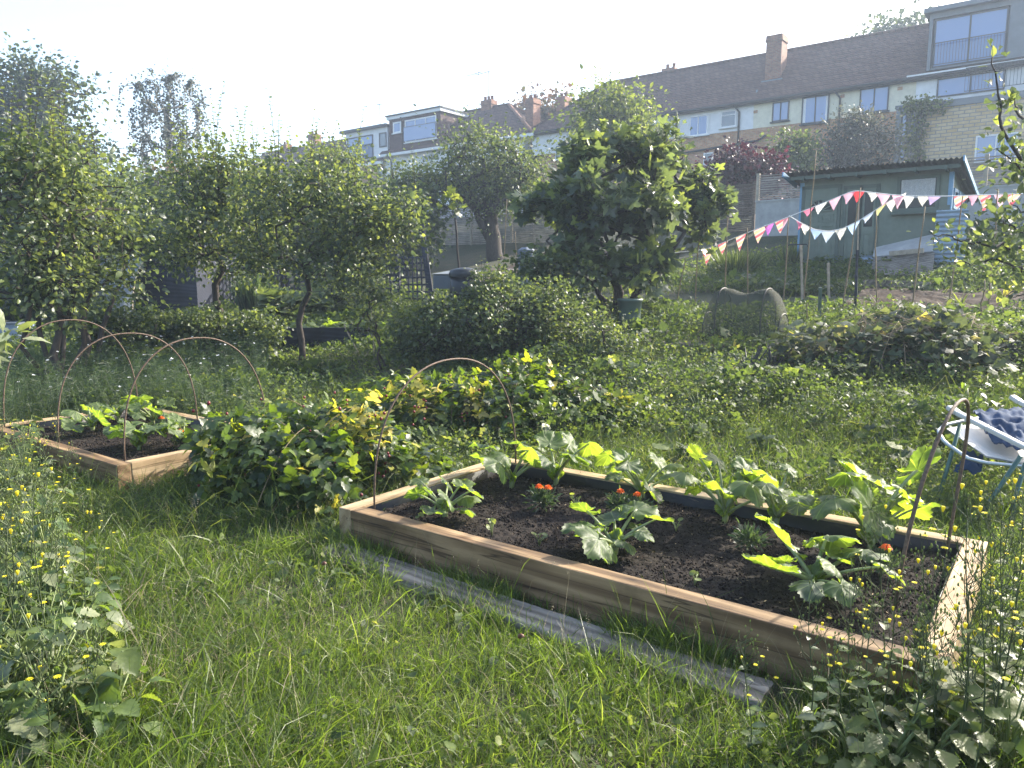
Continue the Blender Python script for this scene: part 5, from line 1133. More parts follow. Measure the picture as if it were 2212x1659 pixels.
bunting([(1704,466,13.2),(1730,482,13.1),(1760,496,13),(1790,500,12.9),(1820,494,12.8),(1855,477,12.7),(1890,455,12.6),(1920,435,12.5),(1948,421,12.4)],
    [(1712,16,'pk',16),(1728,24,'fl',20),(1750,26,'bl',24),(1776,28,'pb',26),(1803,24,'fl',24),(1830,28,'bl',26),(1860,26,'pb',24),(1886,26,'yl',22),(1909,28,'fl',26),(1932,26,'wh',20)],
    'shorter sagging bunting string of blue, cream and yellow flags in front of the shed doors', 2)
bunting([(1225,490,14.6),(1260,505,14.5),(1330,530,14.4),(1400,540,14.3),(1440,548,14.2)], [(1235,20,'lp',26),(1262,16,'pk',22),(1400,20,'st',30),(1432,22,'st',30)], 'end of the bunting glimpsed through the fig leaves', 3)
# ---- net tunnel
p = at(1608, 735, 10.2); c = np.array([p[0], p[1], gz_(p)-.02]); tn = thing('net_tunnel', c, 'dark green net tunnel cloche stretched over hoops on a low timber bed', 'net tunnel', None, RZ)
m, nt, pp_ = newmat('green_net'); pp_.inputs['Base Color'].default_value = (.05,.055,.035,1); pp_.inputs['Roughness'].default_value = .9
tp_ = N(nt, 'BsdfTransparent'); ms = N(nt, 'MixShader'); ms.inputs[0].default_value = .5; nt.links.new(tp_.outputs[0], ms.inputs[1]); nt.links.new(pp_.outputs[0], ms.inputs[2]); nt.links.new(ms.outputs[0], nt.nodes['Material Output'].inputs[0]); M['net'] = m
W_, D_, Hn = 1.12, .62, .84
G = []
for i in range(33):
    xn = -1+2*i/32; x = W_/2*math.sin(xn*math.pi/2)*1.0; sc_ = max(.02, (1-abs(math.sin(xn*math.pi/2))**5.0)**.5)*(1-.11*math.exp(-(x/.2)**2)); row = []
    for j in range(25):
        t = math.pi*j/24; r_ = abs(math.sin(t))**.62; cc = math.copysign(abs(math.cos(t))**.8, math.cos(t)); row.append((x, -cc*D_/2*(.25+.75*min(1,sc_*1.1)), r_*Hn*sc_))
    G.append(row)
mb = MB(); mb.sheet(np.array(G)); 
part('net', mb, M['net'], tn)
for i in (4, 10, 22, 28):
    mb = MB(); mb.tube([(q[0], q[1]*1.01, q[2]*1.01) for q in G[i]], .008, 5); part('hoop', mb, M['blackpipe'], tn)
mb = MB(); mb.box(-.75, -.42, -.12, .95, -.38, .07); mb.box(-.75, .38, -.12, .95, .42, .07); tag(link('bed_edging', mb, M['sleeper'], None, smooth=False), 'low timber boards edging the bed under the net tunnel', 'bed edging')
bpy.data.objects['bed_edging'].location = tuple(c); bpy.data.objects['bed_edging'].rotation_euler = (0,0,RZ)
p = at(1455, 712, 10.6); root = thing('slatted_pallet', (p[0]-.05, p[1], gz_(p)+.08), 'flat grey slatted rack lying beside the net tunnel', 'rack', None, RZ); mb = MB()
for i in range(18): mb.box(-.75+.08*i, -.3, 0, -.715+.08*i, .3, .014)
mb.box(-.77, -.3, -.03, .65, -.26, -.002); mb.box(-.77, .26, -.03, .65, .3, -.002); part('slats', mb, M['oldwood'], root, smooth=False)
# ---- plot edging boards behind the tunnel
a, b = at(1392, 664, 14.2), at(1640, 674, 12.6); c2 = at(1872, 686, 11.7); e2 = at(2212, 705, 10.5)
for i, (q0, q1, lab) in enumerate(((a, b, 'dark plot-edging board left of the net tunnel'), (b, c2, 'dark plot-edging board behind and right of the net tunnel'), (c2, e2, 'plot-edging board running to the right edge behind the vines'))):
    d = (q1-q0); L_ = np.linalg.norm(d[:2]); z_ = (q0[2]+q1[2])/2
    r_ = thing('edging_board', (q0[0], q0[1], z_-.28), lab, 'edging board', 'boards along the upper plot', math.atan2(d[1], d[0])); mb = MB(); mb.box(0, 0, -.2, L_-.01, .05, .28); part('board', mb, M['blackwood'], r_, smooth=False)
    mb = MB(); mb.box(0, -.01, .283, L_-.01, .08, .31); part('cap', mb, M['oldwood'], r_, smooth=False)
a, b = at(1865, 612, 13.9), at(2010, 618, 13.2); mb = MB(); mb.bar(a, b, .05, .14); tag(link('edging_board', mb, M['oldwood'], smooth=False), 'grey board lying in the grass in front of the plank ramp', 'edging board')
# soil strip of the upper plot
mb = MB(); rng = np.random.default_rng(9); U_ = np.linspace(-3.2, 6.5, 110); V_ = np.linspace(12.9, 15.0, 34); G = np.array([[(ER[0]*u+NR[0]*v, ER[1]*u+NR[1]*v, 0) for v in V_] for u in U_]); G[..., 2] = H(G[..., 0], G[..., 1])+.06+rng.random(G.shape[:2])*.09
G[..., :2] += 0; mb.sheet(G); o = link('plot_soil', mb, M['earth']); tag(o, kind='structure')
# second soil patch in the middle distance
U_ = np.linspace(-14.5, -9.5, 40); V_ = np.linspace(17.5, 21.0, 30); G = np.array([[(ER[0]*u+NR[0]*v, ER[1]*u+NR[1]*v, 0) for v in V_] for u in U_]); G[..., 2] = H(G[..., 0], G[..., 1])+.03+rng.random(G.shape[:2])*.06; mb = MB(); mb.sheet(G); tag(link('plot_soil', mb, M['earth']), kind='structure')
# ---- bins
p = at(1360, 700, 12.0); z0 = gz_(p); root = thing('garden_bin', (p[0], p[1], z0-.03), 'round dark green plastic bin at the foot of the fig', 'bin'); mb = MB()
mb.lathe([(.0,0),(.15,0),(.165,.22),(.175,.24),(.172,.26),(.185,.50),(.205,.51),(.205,.55),(.18,.55),(.17,.3),(.0,.3)], n=28); part('body', mb, M['bingreen'], root)
p = at(1137, 562, 19.5); root = thing('compost_bin', (p[0], p[1], gz_(p)-.05), 'grey plastic compost bin with lid, left of the fig', 'compost bin'); mb = MB(); s_ = at(1137,530,19.5)[2]-gz_(p)
mb.lathe([(.0,0),(.26,0),(.20,s_*.85),(.19,s_*.86),(0,s_*.86)], n=8); part('body', mb, M['bingrey'], root, smooth=False); mb = MB(); mb.lathe([(.22,s_*.86),(.22,s_*.93),(.12,s_),(0,s_)], n=8); part('lid', mb, M['bingrey'], root, smooth=False)
p = at(1003, 620, 15.2); root = thing('water_butt', (p[0], p[1], gz_(p)), 'black water butt with rounded lid beyond the currant bush', 'water butt'); zt_ = at(1003, 578, 15.2)[2]-gz_(p); mb = MB()
mb.lathe([(0,0),(.27,0),(.30,zt_*.5),(.28,zt_*.8),(0,zt_*.8)], n=24); part('barrel', mb, M['binblack'], root); mb = MB(); mb.lathe([(.31,zt_*.8),(.32,zt_*.86),(.28,zt_*.95),(.1,zt_),(0,zt_)], n=24); part('lid', mb, M['binblack'], root)
a, b = at(935, 580, 15.8), at(1060, 600, 15.2); root = thing('cold_frame', (a[0], a[1], a[2]-.42), 'low pale cold frame with glass behind the trellis gap', 'cold frame', None, math.atan2((b-a)[1], (b-a)[0])); mb = MB(); mb.box(0,0,0,.9,.03,.28); mb.box(0,.6,0,.9,.63,.34); mb.box(0,.03,0,.03,.6,.3); mb.box(.87,.03,0,.9,.6,.3)
part('frame', mb, M['bingrey'], root, smooth=False); mb = MB(); mb.add([(-.02,-.02,.30),(.92,-.02,.30),(.92,.66,.37),(-.02,.66,.37),(-.02,-.02,.31),(.92,-.02,.31),(.92,.66,.38),(-.02,.66,.38)], [(3,2,1,0),(4,5,6,7),(0,1,5,4),(1,2,6,5),(2,3,7,6),(3,0,4,7)]); part('glass_lid', mb, M['polythene'], root, smooth=False)
a, b = at(1010, 612, 15.0), at(1110, 582, 16.6); mb = MB(); mb.bar(a, b, .2, .04); tag(link('plank', mb, M['oldwood'], smooth=False), 'pale board edging the plot beyond the water butt', 'plank')
# ---- black raised bed, left middle
p = ground(612, 757); q = ground(795, 742); d = (q-p)[:2]; L_ = float(np.linalg.norm(d)); root = thing('black_raised_bed', (p[0], p[1], gz_(p)-.02), 'black painted raised bed behind the slim leaning apple tree', 'raised bed', None, math.atan2(d[1], d[0]))
for z in (0, .205):
    mb = MB(); mb.box(0, 0, z, L_, .05, z+.2); part('board', mb, M['blackwood'], root, smooth=False); mb = MB(); mb.box(-.001, .052, z, .05, 1.2, z+.2); part('board', mb, M['blackwood'], root, smooth=False)
    mb = MB(); mb.box(0.052, 1.2, z, L_, 1.25, z+.2); part('board', mb, M['blackwood'], root, smooth=False); mb = MB(); mb.box(L_-.05, .052, z, L_, 1.198, z+.2); part('board', mb, M['blackwood'], root, smooth=False)
mb = MB(); mb.box(.052, .052, 0, L_-.052, 1.19, .34); part('soil', mb, M['soil'], root, smooth=False)
BL = (np.array([p[0], p[1]]), math.atan2(d[1], d[0]), L_, 1.25)
def floppy(name, o, seed, n, L, s, hh, leaf, T, label, cat, group=None, up=.9, stalk='petiole'):
    """clump of big stalked leaves"""
    rng = np.random.default_rng(seed); root = thing(name, o, label, cat, group); mb, lf = MB(), MB()
    for i in range(n):
        a = rng.uniform(0, 6.28); l = L*rng.uniform(.3, 1); e = np.array([math.cos(a)*l, math.sin(a)*l, hh*rng.uniform(.4,1)]); mb.tube([(0,0,-.05),(e[0]*.4,e[1]*.4,e[2]*.7),e], s*.045, 5)
        lf.inst(T, frames(np.array([[math.cos(a), math.sin(a), rng.uniform(-.6,.1)]]), np.array([[0,0,1.]])+rng.normal(size=(1,3))*.3, [s*rng.uniform(.6,1.15)]), e[None], np.array([rng.random()]))
    part('stalks', mb, M[stalk], root); part('leaves', lf, M[leaf], root); return root
for k in range(5):
    o = bedpt(BL, .25+k*.32, .35+.4*(k%2), gz_(p)+.34); floppy('squash_plant', o, 200+k, 8, .2, .13, .14, 'courgette', T_VINE, ['squash plant at the left end of the black raised bed','squash plant second from the left in the black raised bed','squash plant in the middle of the black raised bed','squash plant right of the middle in the black raised bed','squash plant at the right end of the black raised bed'][k], 'squash plant', 'plants in the black raised bed')
p = at(640, 680, 15.0); floppy('rhubarb', np.array([p[0], p[1], gz_(p)]), 210, 70, .75, .24, .75, 'mid', T_COU[1], 'big rhubarb clump with broad leaves behind the black raised bed', 'rhubarb'); p = at(700, 690, 15.3); floppy('rhubarb', np.array([p[0], p[1], gz_(p)]), 211, 44, .6, .22, .55, 'mid', T_COU[1], 'smaller rhubarb clump right of the big one', 'rhubarb')
def swordclump(name, p, n, h, r, label, cat, mat='mid', w=.02, seed=1):
    rng = np.random.default_rng(seed); root = thing(name, p, label, cat); mb = MB(); a = rng.uniform(0,6.28,n); rr = r*rng.random(n)**.6
    B_ = np.stack([np.cos(a)*rr*.4, np.sin(a)*rr*.4, np.zeros(n)-.02], -1); Tt = np.stack([np.cos(a)*rr, np.sin(a)*rr, h*rng.uniform(.6,1,n)], -1)
    blades(mb, B_, Tt, w, rng.random(n), rng, bend=.12); part('leaves', mb, M[mat], root); return root
def blades(mb, B_, Tt, w, rnd, rng, bend=.2, mat=0, seg=3):
    n = len(B_); d = Tt-B_; L = np.linalg.norm(d, axis=1, keepdims=True); side = nrm(np.cross(nrm(d), rdir(rng, n))); w = np.broadcast_to(np.asarray(w, float), (n,))[:, None]
    bd = rng.normal(size=(n,3))*np.array([1,1,.1])*bend*L; V = []
    for k in range(seg):
        t = k/seg; c = B_+d*t+bd*t*t; c[:, 2] -= (bend*.5*L[:, 0])*t*t*np.abs(bd[:,0])/(L[:,0]*bend+1e-6)
        ww = w*(1-t**2*.75)/2; V += [c-side*ww, c+side*ww]
    V.append(Tt+bd*1.0); V[-1][:, 2] -= .5*np.linalg.norm(bd[:, :2], axis=1)
    k = len(V); W = np.stack(V, 1).reshape(-1, 3); fs = []; lo = []
    for q in range(seg-1): lo += [2*q, 2*q+1, 2*q+3, 2*q+2]; fs.append(4)
    lo += [2*seg-2, 2*seg-1, 2*seg]; fs.append(3); lo = np.array(lo)
    mb.V.append(W); mb.Rn.append(np.repeat(rnd, k)); mb.U.append(np.zeros((len(W), 2))); mb.L.append((lo[None]+(np.arange(n)*k)[:, None]+mb.n).ravel()); mb.S.append(np.tile(fs, n)); mb.M.append(np.full(len(fs)*n, mat)); mb.n += n*k
p = at(548, 680, 16.2); swordclump('iris_clump', np.array([p[0], p[1], gz_(p)]), 420, 1.35, .5, 'tall clump of sword-shaped iris leaves behind the apple trunks', 'iris', 'feather', .035, 5)
p = at(1720, 585, 17.3); swordclump('iris_clump', np.array([p[0]-.15, p[1], gz_(p)]), 120, .75, .3, 'sword-leaved clump beside the blue left corner of the shed', 'iris', 'mid', .03, 6)
p = at(1600, 590, 17.5); swordclump('grass_clump', np.array([p[0]-.1, p[1], gz_(p)]), 420, .75, .75, 'large arching green clump in front of the brown slatted fence', 'grass clump', 'mid', .022, 7)
p = at(1610, 730, 10.4); 
p = at(1450, 690, 12.4); swordclump('grass_clump', np.array([p[0], p[1], gz_(p)]), 260, .42, .35, 'bright tuft of tall grass below the edging board, right of the green bin', 'grass clump', 'grass', .012, 8)
# ---- dark shed and deck on the left
a = at(292, 690, 18.0); b = at(440, 690, 18.0); zb_ = gz_(a)+.05; h_ = at(292, 500, 18)[2]-zb_; w_ = b[0]-a[0]
ds = thing('dark_shed', (a[0], a[1], zb_), 'navy black boarded shed with a timber deck, behind the apple trees at left', 'shed', None, R(-8)); mb = MB()
for i in range(int(h_/.14)): mb.box(0, -.012*(i%1)-.02, .12+i*.14, w_, .0, .12+i*.14+.128)
mb.box(0, .001, .1, w_, 1.9, h_+.05); part('cladding', mb, M['blackwood'], ds, smooth=False); mb = MB(); mb.box(-.05,-.06,.1,.05,-.021,h_); part('corner_board', mb, M['bingrey'], ds, smooth=False)
mb = MB(); mb.box(-.3,-.5,h_+.055,w_+.3,2.1,h_+.12); part('roof', mb, M['bingrey'], ds, smooth=False)
mb = MB(); 
for i in range(7): mb.box(-.1, -1.1+i*.15, .02, w_+.25, -1.1+i*.15+.14, .05)
mb.box(-.1, -1.12, -.35, w_+.25, -1.103, .04); part('deck', mb, M['oldwood'], ds, smooth=False)
a = at(165, 690, 17.0); g = thing('polytunnel', (a[0], a[1], gz_(a)-.1), 'greyish plastic-sheeted shelter behind the far left apple tree', 'polytunnel', None, R(-6)); zt_ = 1.9; mb = MB()
G = np.array([[(x, 1.1-1.1*math.cos(t)**1 if True else 0, zt_*math.sin(t)**.7) for t in np.linspace(0.0, math.pi, 20)] for x in np.linspace(0, 1.35, 12)]); G[..., 2] += .012*np.random.default_rng(4).normal(size=G.shape[:2]); mb.sheet(G); part('cover', mb, M['polythene'], g)
for x in (0, .67, 1.35):
    mb = MB(); mb.tube([(x, 1.1-1.12*math.cos(t), zt_*1.01*math.sin(t)**.7) for t in np.linspace(0.0, math.pi, 20)], .02, 6); part('hoop', mb, M['postwood'], g)
# blue and white clutter at far left
a = at(20, 665, 15.5); g = thing('water_tank', (a[0]-.3, a[1], gz_(a)), 'pale blue-grey tank at the far left edge behind the apple stems', 'tank'); mb = MB(); mb.box(-.5,-.3,0,.62,.3,.46); part('body', mb, plain('pale_blue_plastic', (.28,.34,.45), .4, var=.15, trans=.2), g, smooth=False); mb = MB(); mb.box(-.53,-.33,.463,.65,.33,.5); part('rim', mb, M['bingrey'], g, smooth=False)
a = at(35, 640, 16.5); g = thing('blue_table', (a[0]-.3, a[1], gz_(a)), 'small bright blue table with pale frame at the far left edge', 'table'); mb = MB(); mb.box(-.45,-.3,.72,.55,.3,.76); part('tabletop', mb, M['blue'], g, smooth=False)
for x, y in ((-.42,-.27),(.5,-.27),(-.42,.25),(.5,.25)):
    mb = MB(); mb.box(x,y,0,x+.04,y+.04,.718); part('leg', mb, M['postwood'], g, smooth=False)
for i, px in enumerate((8, 30, 52, 74)):
    a = at(px, 660, 17.2); mb = MB(); mb.bar(np.array([a[0],a[1],gz_(a)-.1]), np.array([a[0]+.02,a[1],gz_(a)+1.35]), .07, .02); tag(link('fence_pale', mb, M['postwood'], smooth=False), 'pale upright paling at the far left edge of the photo', 'paling', 'palings at the far left edge')
# ---- bare currant stumps
for i, (px, py, d, lab) in enumerate(((1617,815,8.3,'blackened cut shrub stump, left of two in front of the net tunnel'), (1668,815,8.4,'blackened cut shrub stump, right of two in front of the net tunnel'))):
    rng = np.random.default_rng(300+i); p = at(px, py, d); p[2] = gz_(p); root = thing('shrub_stump', p, lab, 'stump', 'cut shrub stumps'); mb = MB()
    for k in range(16):
        a = rng.uniform(0,6.28); r_ = rng.uniform(.03,.17); h_ = rng.uniform(.16,.42); mb.tube([(0,0,-.03),(math.cos(a)*r_*.5,math.sin(a)*r_*.5,h_*.5),(math.cos(a)*r_*1.3,math.sin(a)*r_*1.3,h_)], [.011,.009,.006], 5)
    part('stems', mb, M['blackpipe'], root)
# ---- garden chair
CH = at(2110, 1130, 4.55); CH[2] = .0; ch = thing('garden_chair', (CH[0], CH[1], 0), 'old folding garden chair with white arms and green legs at the right edge', 'chair')
def cp_(px, py, d): return at(px, py, d)
A0, A1 = cp_(2055, 885, 4.75), cp_(2218, 968, 4.25); B0, B1 = cp_(2190, 862, 5.2), cp_(2330, 930, 4.8)
for q0, q1 in ((A0, A1), (B0, B1)):
    mb = MB(); dd = nrm(q1-q0); P = [q0-dd*.02-[0,0,-.01], q0+dd*.05, q0+(q1-q0)*.5, q1]; 
    for i in range(3): mb.bar(P[i], P[i+1], .055-.006*i, .03)
    o = part('arm', mb, M['chairwhite'], ch, True, smooth=False); bevel(o, .008)
for pts in ([cp_(2075,915,4.7), cp_(2020,1100,4.6)], [cp_(2205,985,4.25), cp_(2120,1110,4.4), cp_(2095,1150,4.4)], [cp_(2200,880,5.2), cp_(2160,1090,5.1)], [cp_(2215,1000,4.3), cp_(2190,1085,4.3), cp_(2185,1170,4.3)]):
    mb = MB(); mb.tube(pts, .013, 8); part('leg', mb, M['chairgreen'], ch, True)
s0_, s1_, s2_, s3_ = cp_(2032,930,4.85), cp_(2130,1000,4.45), cp_(2250,1010,4.4), cp_(2180,900,5.2)
mb = MB(); P = [s3_, cp_(2100,905,5.05), cp_(2040,918,4.95), cp_(2026,932,4.85), cp_(2040,955,4.72), cp_(2090,990,4.5), s1_, s2_]; P = np.array(P); t = np.linspace(0,1,len(P)); tt = np.linspace(0,1,30); mb.tube(np.stack([np.interp(tt,t,P[:,k]) for k in range(3)],-1), .012, 8); part('seat_frame', mb, M['chairsilver'], ch, True)
def quadgrid(a, b, c, d, n, amp, seed, thick=0):
    rng = np.random.default_rng(seed); G = np.array([[a*(1-u)*(1-v)+b*u*(1-v)+c*u*v+d*(1-u)*v for v in np.linspace(0,1,n)] for u in np.linspace(0,1,n)])
    z = rng.normal(size=(n,n)); 
    for _ in range(3): z = (z+np.roll(z,1,0)+np.roll(z,1,1)+np.roll(z,-1,0)+np.roll(z,-1,1))/3.2
    G[...,2] += z*amp*.6; return G
mb = MB(); G = quadgrid(cp_(2045,925,4.9), cp_(2130,985,4.5), s2_, s3_, 14, .002, 3); mb.sheet(G); mb.sheet(G-np.array([0,0,.008])); part('seat', mb, M['chairwhite'], ch, True)
mb = MB(); G = quadgrid(cp_(2100,893,5.0), cp_(2148,965,4.55), cp_(2280,985,4.3), cp_(2230,880,5.1), 30, .02, 5); G[...,2] += .015; mb.sheet(G); mb.sheet(G+np.array([0,0,.008])); tag(link('blue_cloth', mb, M['denim']), 'crumpled blue denim cloth lying on the garden chair seat', 'cloth')
mb = MB(); G = quadgrid(cp_(2085,975,4.8), cp_(2060,1020,4.75), cp_(2120,1020,4.6), cp_(2125,985,4.6), 16, .02, 6); mb.sheet(G); tag(link('blue_cloth', mb, M['denim']), 'dark blue cloth hanging below the garden chair seat', 'cloth')

# ================================================================ GRASS AND GROUND COVER (stuff)
def field(rng, n, y0, y1, side=1.0, pw=1.6):
    """points in front of the place, thinning out with distance"""
    y = (y0**(2-pw) + rng.random(n)*(y1**(2-pw)-y0**(2-pw)))**(1/(2-pw)); x = rng.uniform(-1, 1, n)*(y*.72+side); return x, y
def keep(x, y, plank=True):
    k = ~(inbed(x, y, BED1, .01) | inbed(x, y, BED2, .01))
    if plank: k &= ~inbed(x, y, (PLANK[0], PLANK[1], PLANK[2], PLANK[3]), -.02)
    return k
def noise(x, y, s, ph=0):
    return (np.sin(x*s+1.3*y*s*.7+ph)+np.sin(y*s*1.3-x*s*.6+ph*2)+np.sin((x+y)*s*2.1+ph*3)*.6+np.sin((x-y*1.3)*s*3.7+ph)*.5)/3.1
nearP = lambda x, y: inbed(x, y, (PLANK[0],PLANK[1],PLANK[2],PLANK[3]), .10)
rng = np.random.default_rng(500); g_ = MB()
n = 380000; x, y = field(rng, n, 1.7, 7.5, 1.0, 1.9); k = keep(x, y); nz = noise(x, y, 2.2); k &= rng.random(n) < np.clip(.75+.6*nz, .18, 1)
x, y, nz = x[k], y[k], nz[k]; n = len(x)
h = .072*np.exp(rng.normal(size=n)*.38)*(1+.45*noise(x,y,1.1,2)); h *= np.where((x < -.6) & (y < 4.2), 1.55, 1.0)*np.where(y > 4.4, 1.3, 1)
w = .0028*np.exp(rng.normal(size=n)*.25)*np.where(h > .13, 1.4, 1)*np.clip(y/3.2, 1, 1.9)
B_ = np.stack([x, y, H(x, y)-.005], -1); ln = rng.normal(size=(n,2))*.42; Tt = B_+np.stack([ln[:,0]*h, ln[:,1]*h, h], -1)
rnd = np.clip(.45+.25*noise(x,y,1.7,4)+rng.normal(size=n)*.2, 0, 1); nearp = inbed(x,y,(PLANK[0],PLANK[1],PLANK[2],PLANK[3]),.10); Tt[nearp] = B_[nearp]+(Tt-B_)[nearp]*.5; dry = rng.random(n) < (.03+.25*np.clip(noise(x,y,1.4,7)-.15,0,1)); dn = ~dry
blades(g_, B_[dn], Tt[dn], w[dn], rnd[dn], rng, bend=.38); blades(g_, B_[dry], Tt[dry], w[dry]*.8, rnd[dry], rng, bend=.5, mat=1)
# matted low dead layer
n = 60000; x, y = field(rng, n, 1.7, 7, 1.0, 1.9); k = keep(x, y); x, y = x[k], y[k]; n = len(x); B_ = np.stack([x, y, H(x,y)+.004], -1); L_ = rng.uniform(.02,.07,n); a = rng.uniform(0,6.28,n); Tt = B_+np.stack([np.cos(a)*L_, np.sin(a)*L_, rng.uniform(0,.02,n)], -1)
dd_ = rng.random(n) < .5; blades(g_, B_[dd_], Tt[dd_], .002, rng.random(dd_.sum()), rng, bend=.3, mat=1); blades(g_, B_[~dd_], Tt[~dd_], .0022, rng.random((~dd_).sum())*.6, rng, bend=.3)
# tufts against the boards and over the plank
def edge(B, u0, u1, v0, v1, n, h0):
    u = rng.uniform(u0,u1,n); v = rng.uniform(v0,v1,n); kk = rng.random(n) < np.clip(.5+.9*np.sin(u*7+v)+.5*np.sin(u*17),.05,1); u, v = u[kk], v[kk]; m = len(u); o, a = B[0], B[1]
    X = o[0]+u*math.cos(a)-v*math.sin(a); Y = o[1]+u*math.sin(a)+v*math.cos(a); B_ = np.stack([X, Y, H(X,Y)], -1); hh = h0*np.exp(rng.normal(size=m)*.35); l = rng.normal(size=(m,2))*.3
    blades(g_, B_, B_+np.stack([l[:,0]*hh, l[:,1]*hh, hh], -1), .0035, np.clip(rng.normal(size=m)*.2+.5,0,.9), rng, bend=.3)
edge(BED1, -.15, 3.15, -.16, -.01, 7000, .10); edge(BED1, 1.6, 3.2, -.13, -.02, 2500, .13); edge(BED1, -.18, -.01, -.1, 1.6, 3500, .12); edge(BED2, -.2, 2.6, -.15, -.01, 3000, .13); edge(BED1, -.1, 3.2, 1.56, 1.8, 6000, .15); edge(BED1, 3.07, 3.3, -.2, 1.7, 4000, .15); edge(BED2, 2.41, 2.6, 0, 1.4, 1200, .12)
edge((PLANK[0],PLANK[1]), -.1, 2.5, -.08, .02, 4200, .085); edge((PLANK[0],PLANK[1]), -.1, 2.5, .19, .24, 1800, .06)
nt_ = 420; tx, ty = field(rng, nt_, 1.9, 6.5, .6, 1.7); kk = keep(tx, ty) & ~inbed(tx, ty, BED1, .1) & ~nearP(tx, ty); tx, ty = tx[kk], ty[kk]
for x_, y_ in zip(tx, ty):
    m_ = rng.integers(12, 34); hh = rng.uniform(.10, .24) * (1.15 if x_ < -.4 else .85); b0 = np.stack([x_+rng.normal(size=m_)*.018, y_+rng.normal(size=m_)*.018, np.full(m_, float(H(x_, y_)))], -1)
    blades(g_, b0, b0+np.stack([rng.normal(size=m_)*hh*.38, rng.normal(size=m_)*hh*.38, hh*rng.uniform(.5,1,m_)], -1), rng.uniform(.0028,.0052), np.clip(rng.random()*.9+rng.normal(size=m_)*.08, 0, 1), rng, bend=.42)
tag(link('grass', g_, [M['grass'], M['straw']]), 'grass growing over the foreground', 'grass', kind='stuff')
# seed-headed tall stalks
g2 = MB(); n = 1700; x, y = field(rng, n, 1.8, 8, .6, 1.7); k = keep(x, y) ; x, y = x[k], y[k]; n = len(x); B_ = np.stack([x,y,H(x,y)],-1); hh = rng.uniform(.14,.40,n); l = rng.normal(size=(n,2))*.35; Tt = B_+np.stack([l[:,0]*hh,l[:,1]*hh,hh],-1)
blades(g2, B_, Tt, .0014, rng.random(n), rng, bend=.2); q5_ = min(400, n); P = np.repeat(Tt[:q5_], 14, 0)-rng.random((q5_*14,1))*np.repeat(nrm(Tt[:q5_]-B_[:q5_]),14,0)*.05+rng.normal(size=(q5_*14,3))*.004
leaves_at(rng, g2, T_NAR, P, .006); tag(link('seeding_grass', g2, M['straw']), 'thin straw-coloured seeding grass stalks among the green', 'grass', kind='stuff')
# mid-distance ground cover: low weeds with small leaves
cv = MB()
n = 190000; x, y = field(rng, n, 4.3, 20, 1.5, 1.45); t = x*NR[0]+y*NR[1]; nz = noise(x,y,1.5,1)
k = keep(x,y) & (rng.random(n) < np.clip(.8+.5*nz,.2,1)) & ~((t > 12.95)&(t < 14.6)&(x > 1.2)) & (t > 3.2)
x, y, nz, t = x[k], y[k], nz[k], t[k]; n = len(x); low_ = (x > -4.3)&(x < -1.2)&(y > 9.2)&(y < 13); hgt = (.12+.20*np.clip(nz+.3,0,1)+np.where(t > 15, .12, 0)+np.where((y>6.2)&(x<-2.2),.16,0)+np.where((y>6.0)&(x>.2)&(t<12.5),.13,0))*rng.random(n)**.7*np.where(low_, .35, 1)
P = np.stack([x,y,H(x,y)+hgt],-1); n9 = noise(x,y,2.6,9); sz_ = .030*np.clip(y/7,.8,1.9)*(1+.45*np.clip(n9,-.6,1)); rr = np.clip(.42+.32*noise(x,y,1.9,6)+rng.normal(size=n)*.18, 0, 1)
vn = (n9 > .35) & (rng.random(n) < .35); sz_ = sz_*np.clip(rng.normal(1,.35,n),.4,1.8)
for mk_, TT, mu in ((~vn, T_OV2, 1), (vn, T_VINE, 1.25)):
    m_ = mk_.sum(); cv.inst(TT, frames(rdir(rng, m_, -.05, .7), rdir(rng, m_, 1.2, .8), sz_[mk_]*mu), P[mk_], rr[mk_])
n2 = 90000; x, y = field(rng, n2, 4.3, 19, 1.5, 1.5); t = x*NR[0]+y*NR[1]; k = keep(x,y) & ~((t > 12.95)&(t < 14.6)&(x > 1.2)); x, y = x[k], y[k]; n2 = len(x); B_ = np.stack([x,y,H(x,y)],-1); hh = (.20+.09*noise(x,y,1.2,3))*np.where((x > -4.3)&(x < -1.2)&(y > 9.2)&(y < 13), .35, 1)*np.exp(rng.normal(size=n2)*.3); l = rng.normal(size=(n2,2))*.45
blades(cv, B_, B_+np.stack([l[:,0]*hh,l[:,1]*hh,hh],-1), .0048*np.clip(y/8,.8,2), np.clip(.5+rng.normal(size=n2)*.25,0,1), rng, bend=.4)
n = 16000; x, y = field(rng, n, 1.8, 5.5, .8, 1.8); k = keep(x,y) & (rng.random(n) < np.clip(.25+1.0*noise(x,y,2.1,11),.03,1)); x, y = x[k], y[k]; n = len(x); P = np.stack([x,y,H(x,y)+rng.uniform(.015,.10,n)],-1)
leaves_at(rng, cv, T_OV2, P[::2], .017, up=1.0, var=.4); leaves_at(rng, cv, T_SER, P[1::2], .032, up=1.0, var=.4)
tag(link('ground_cover', cv, M['cover']), 'mixed low weeds and grass between the beds and plots', 'weeds', kind='stuff')
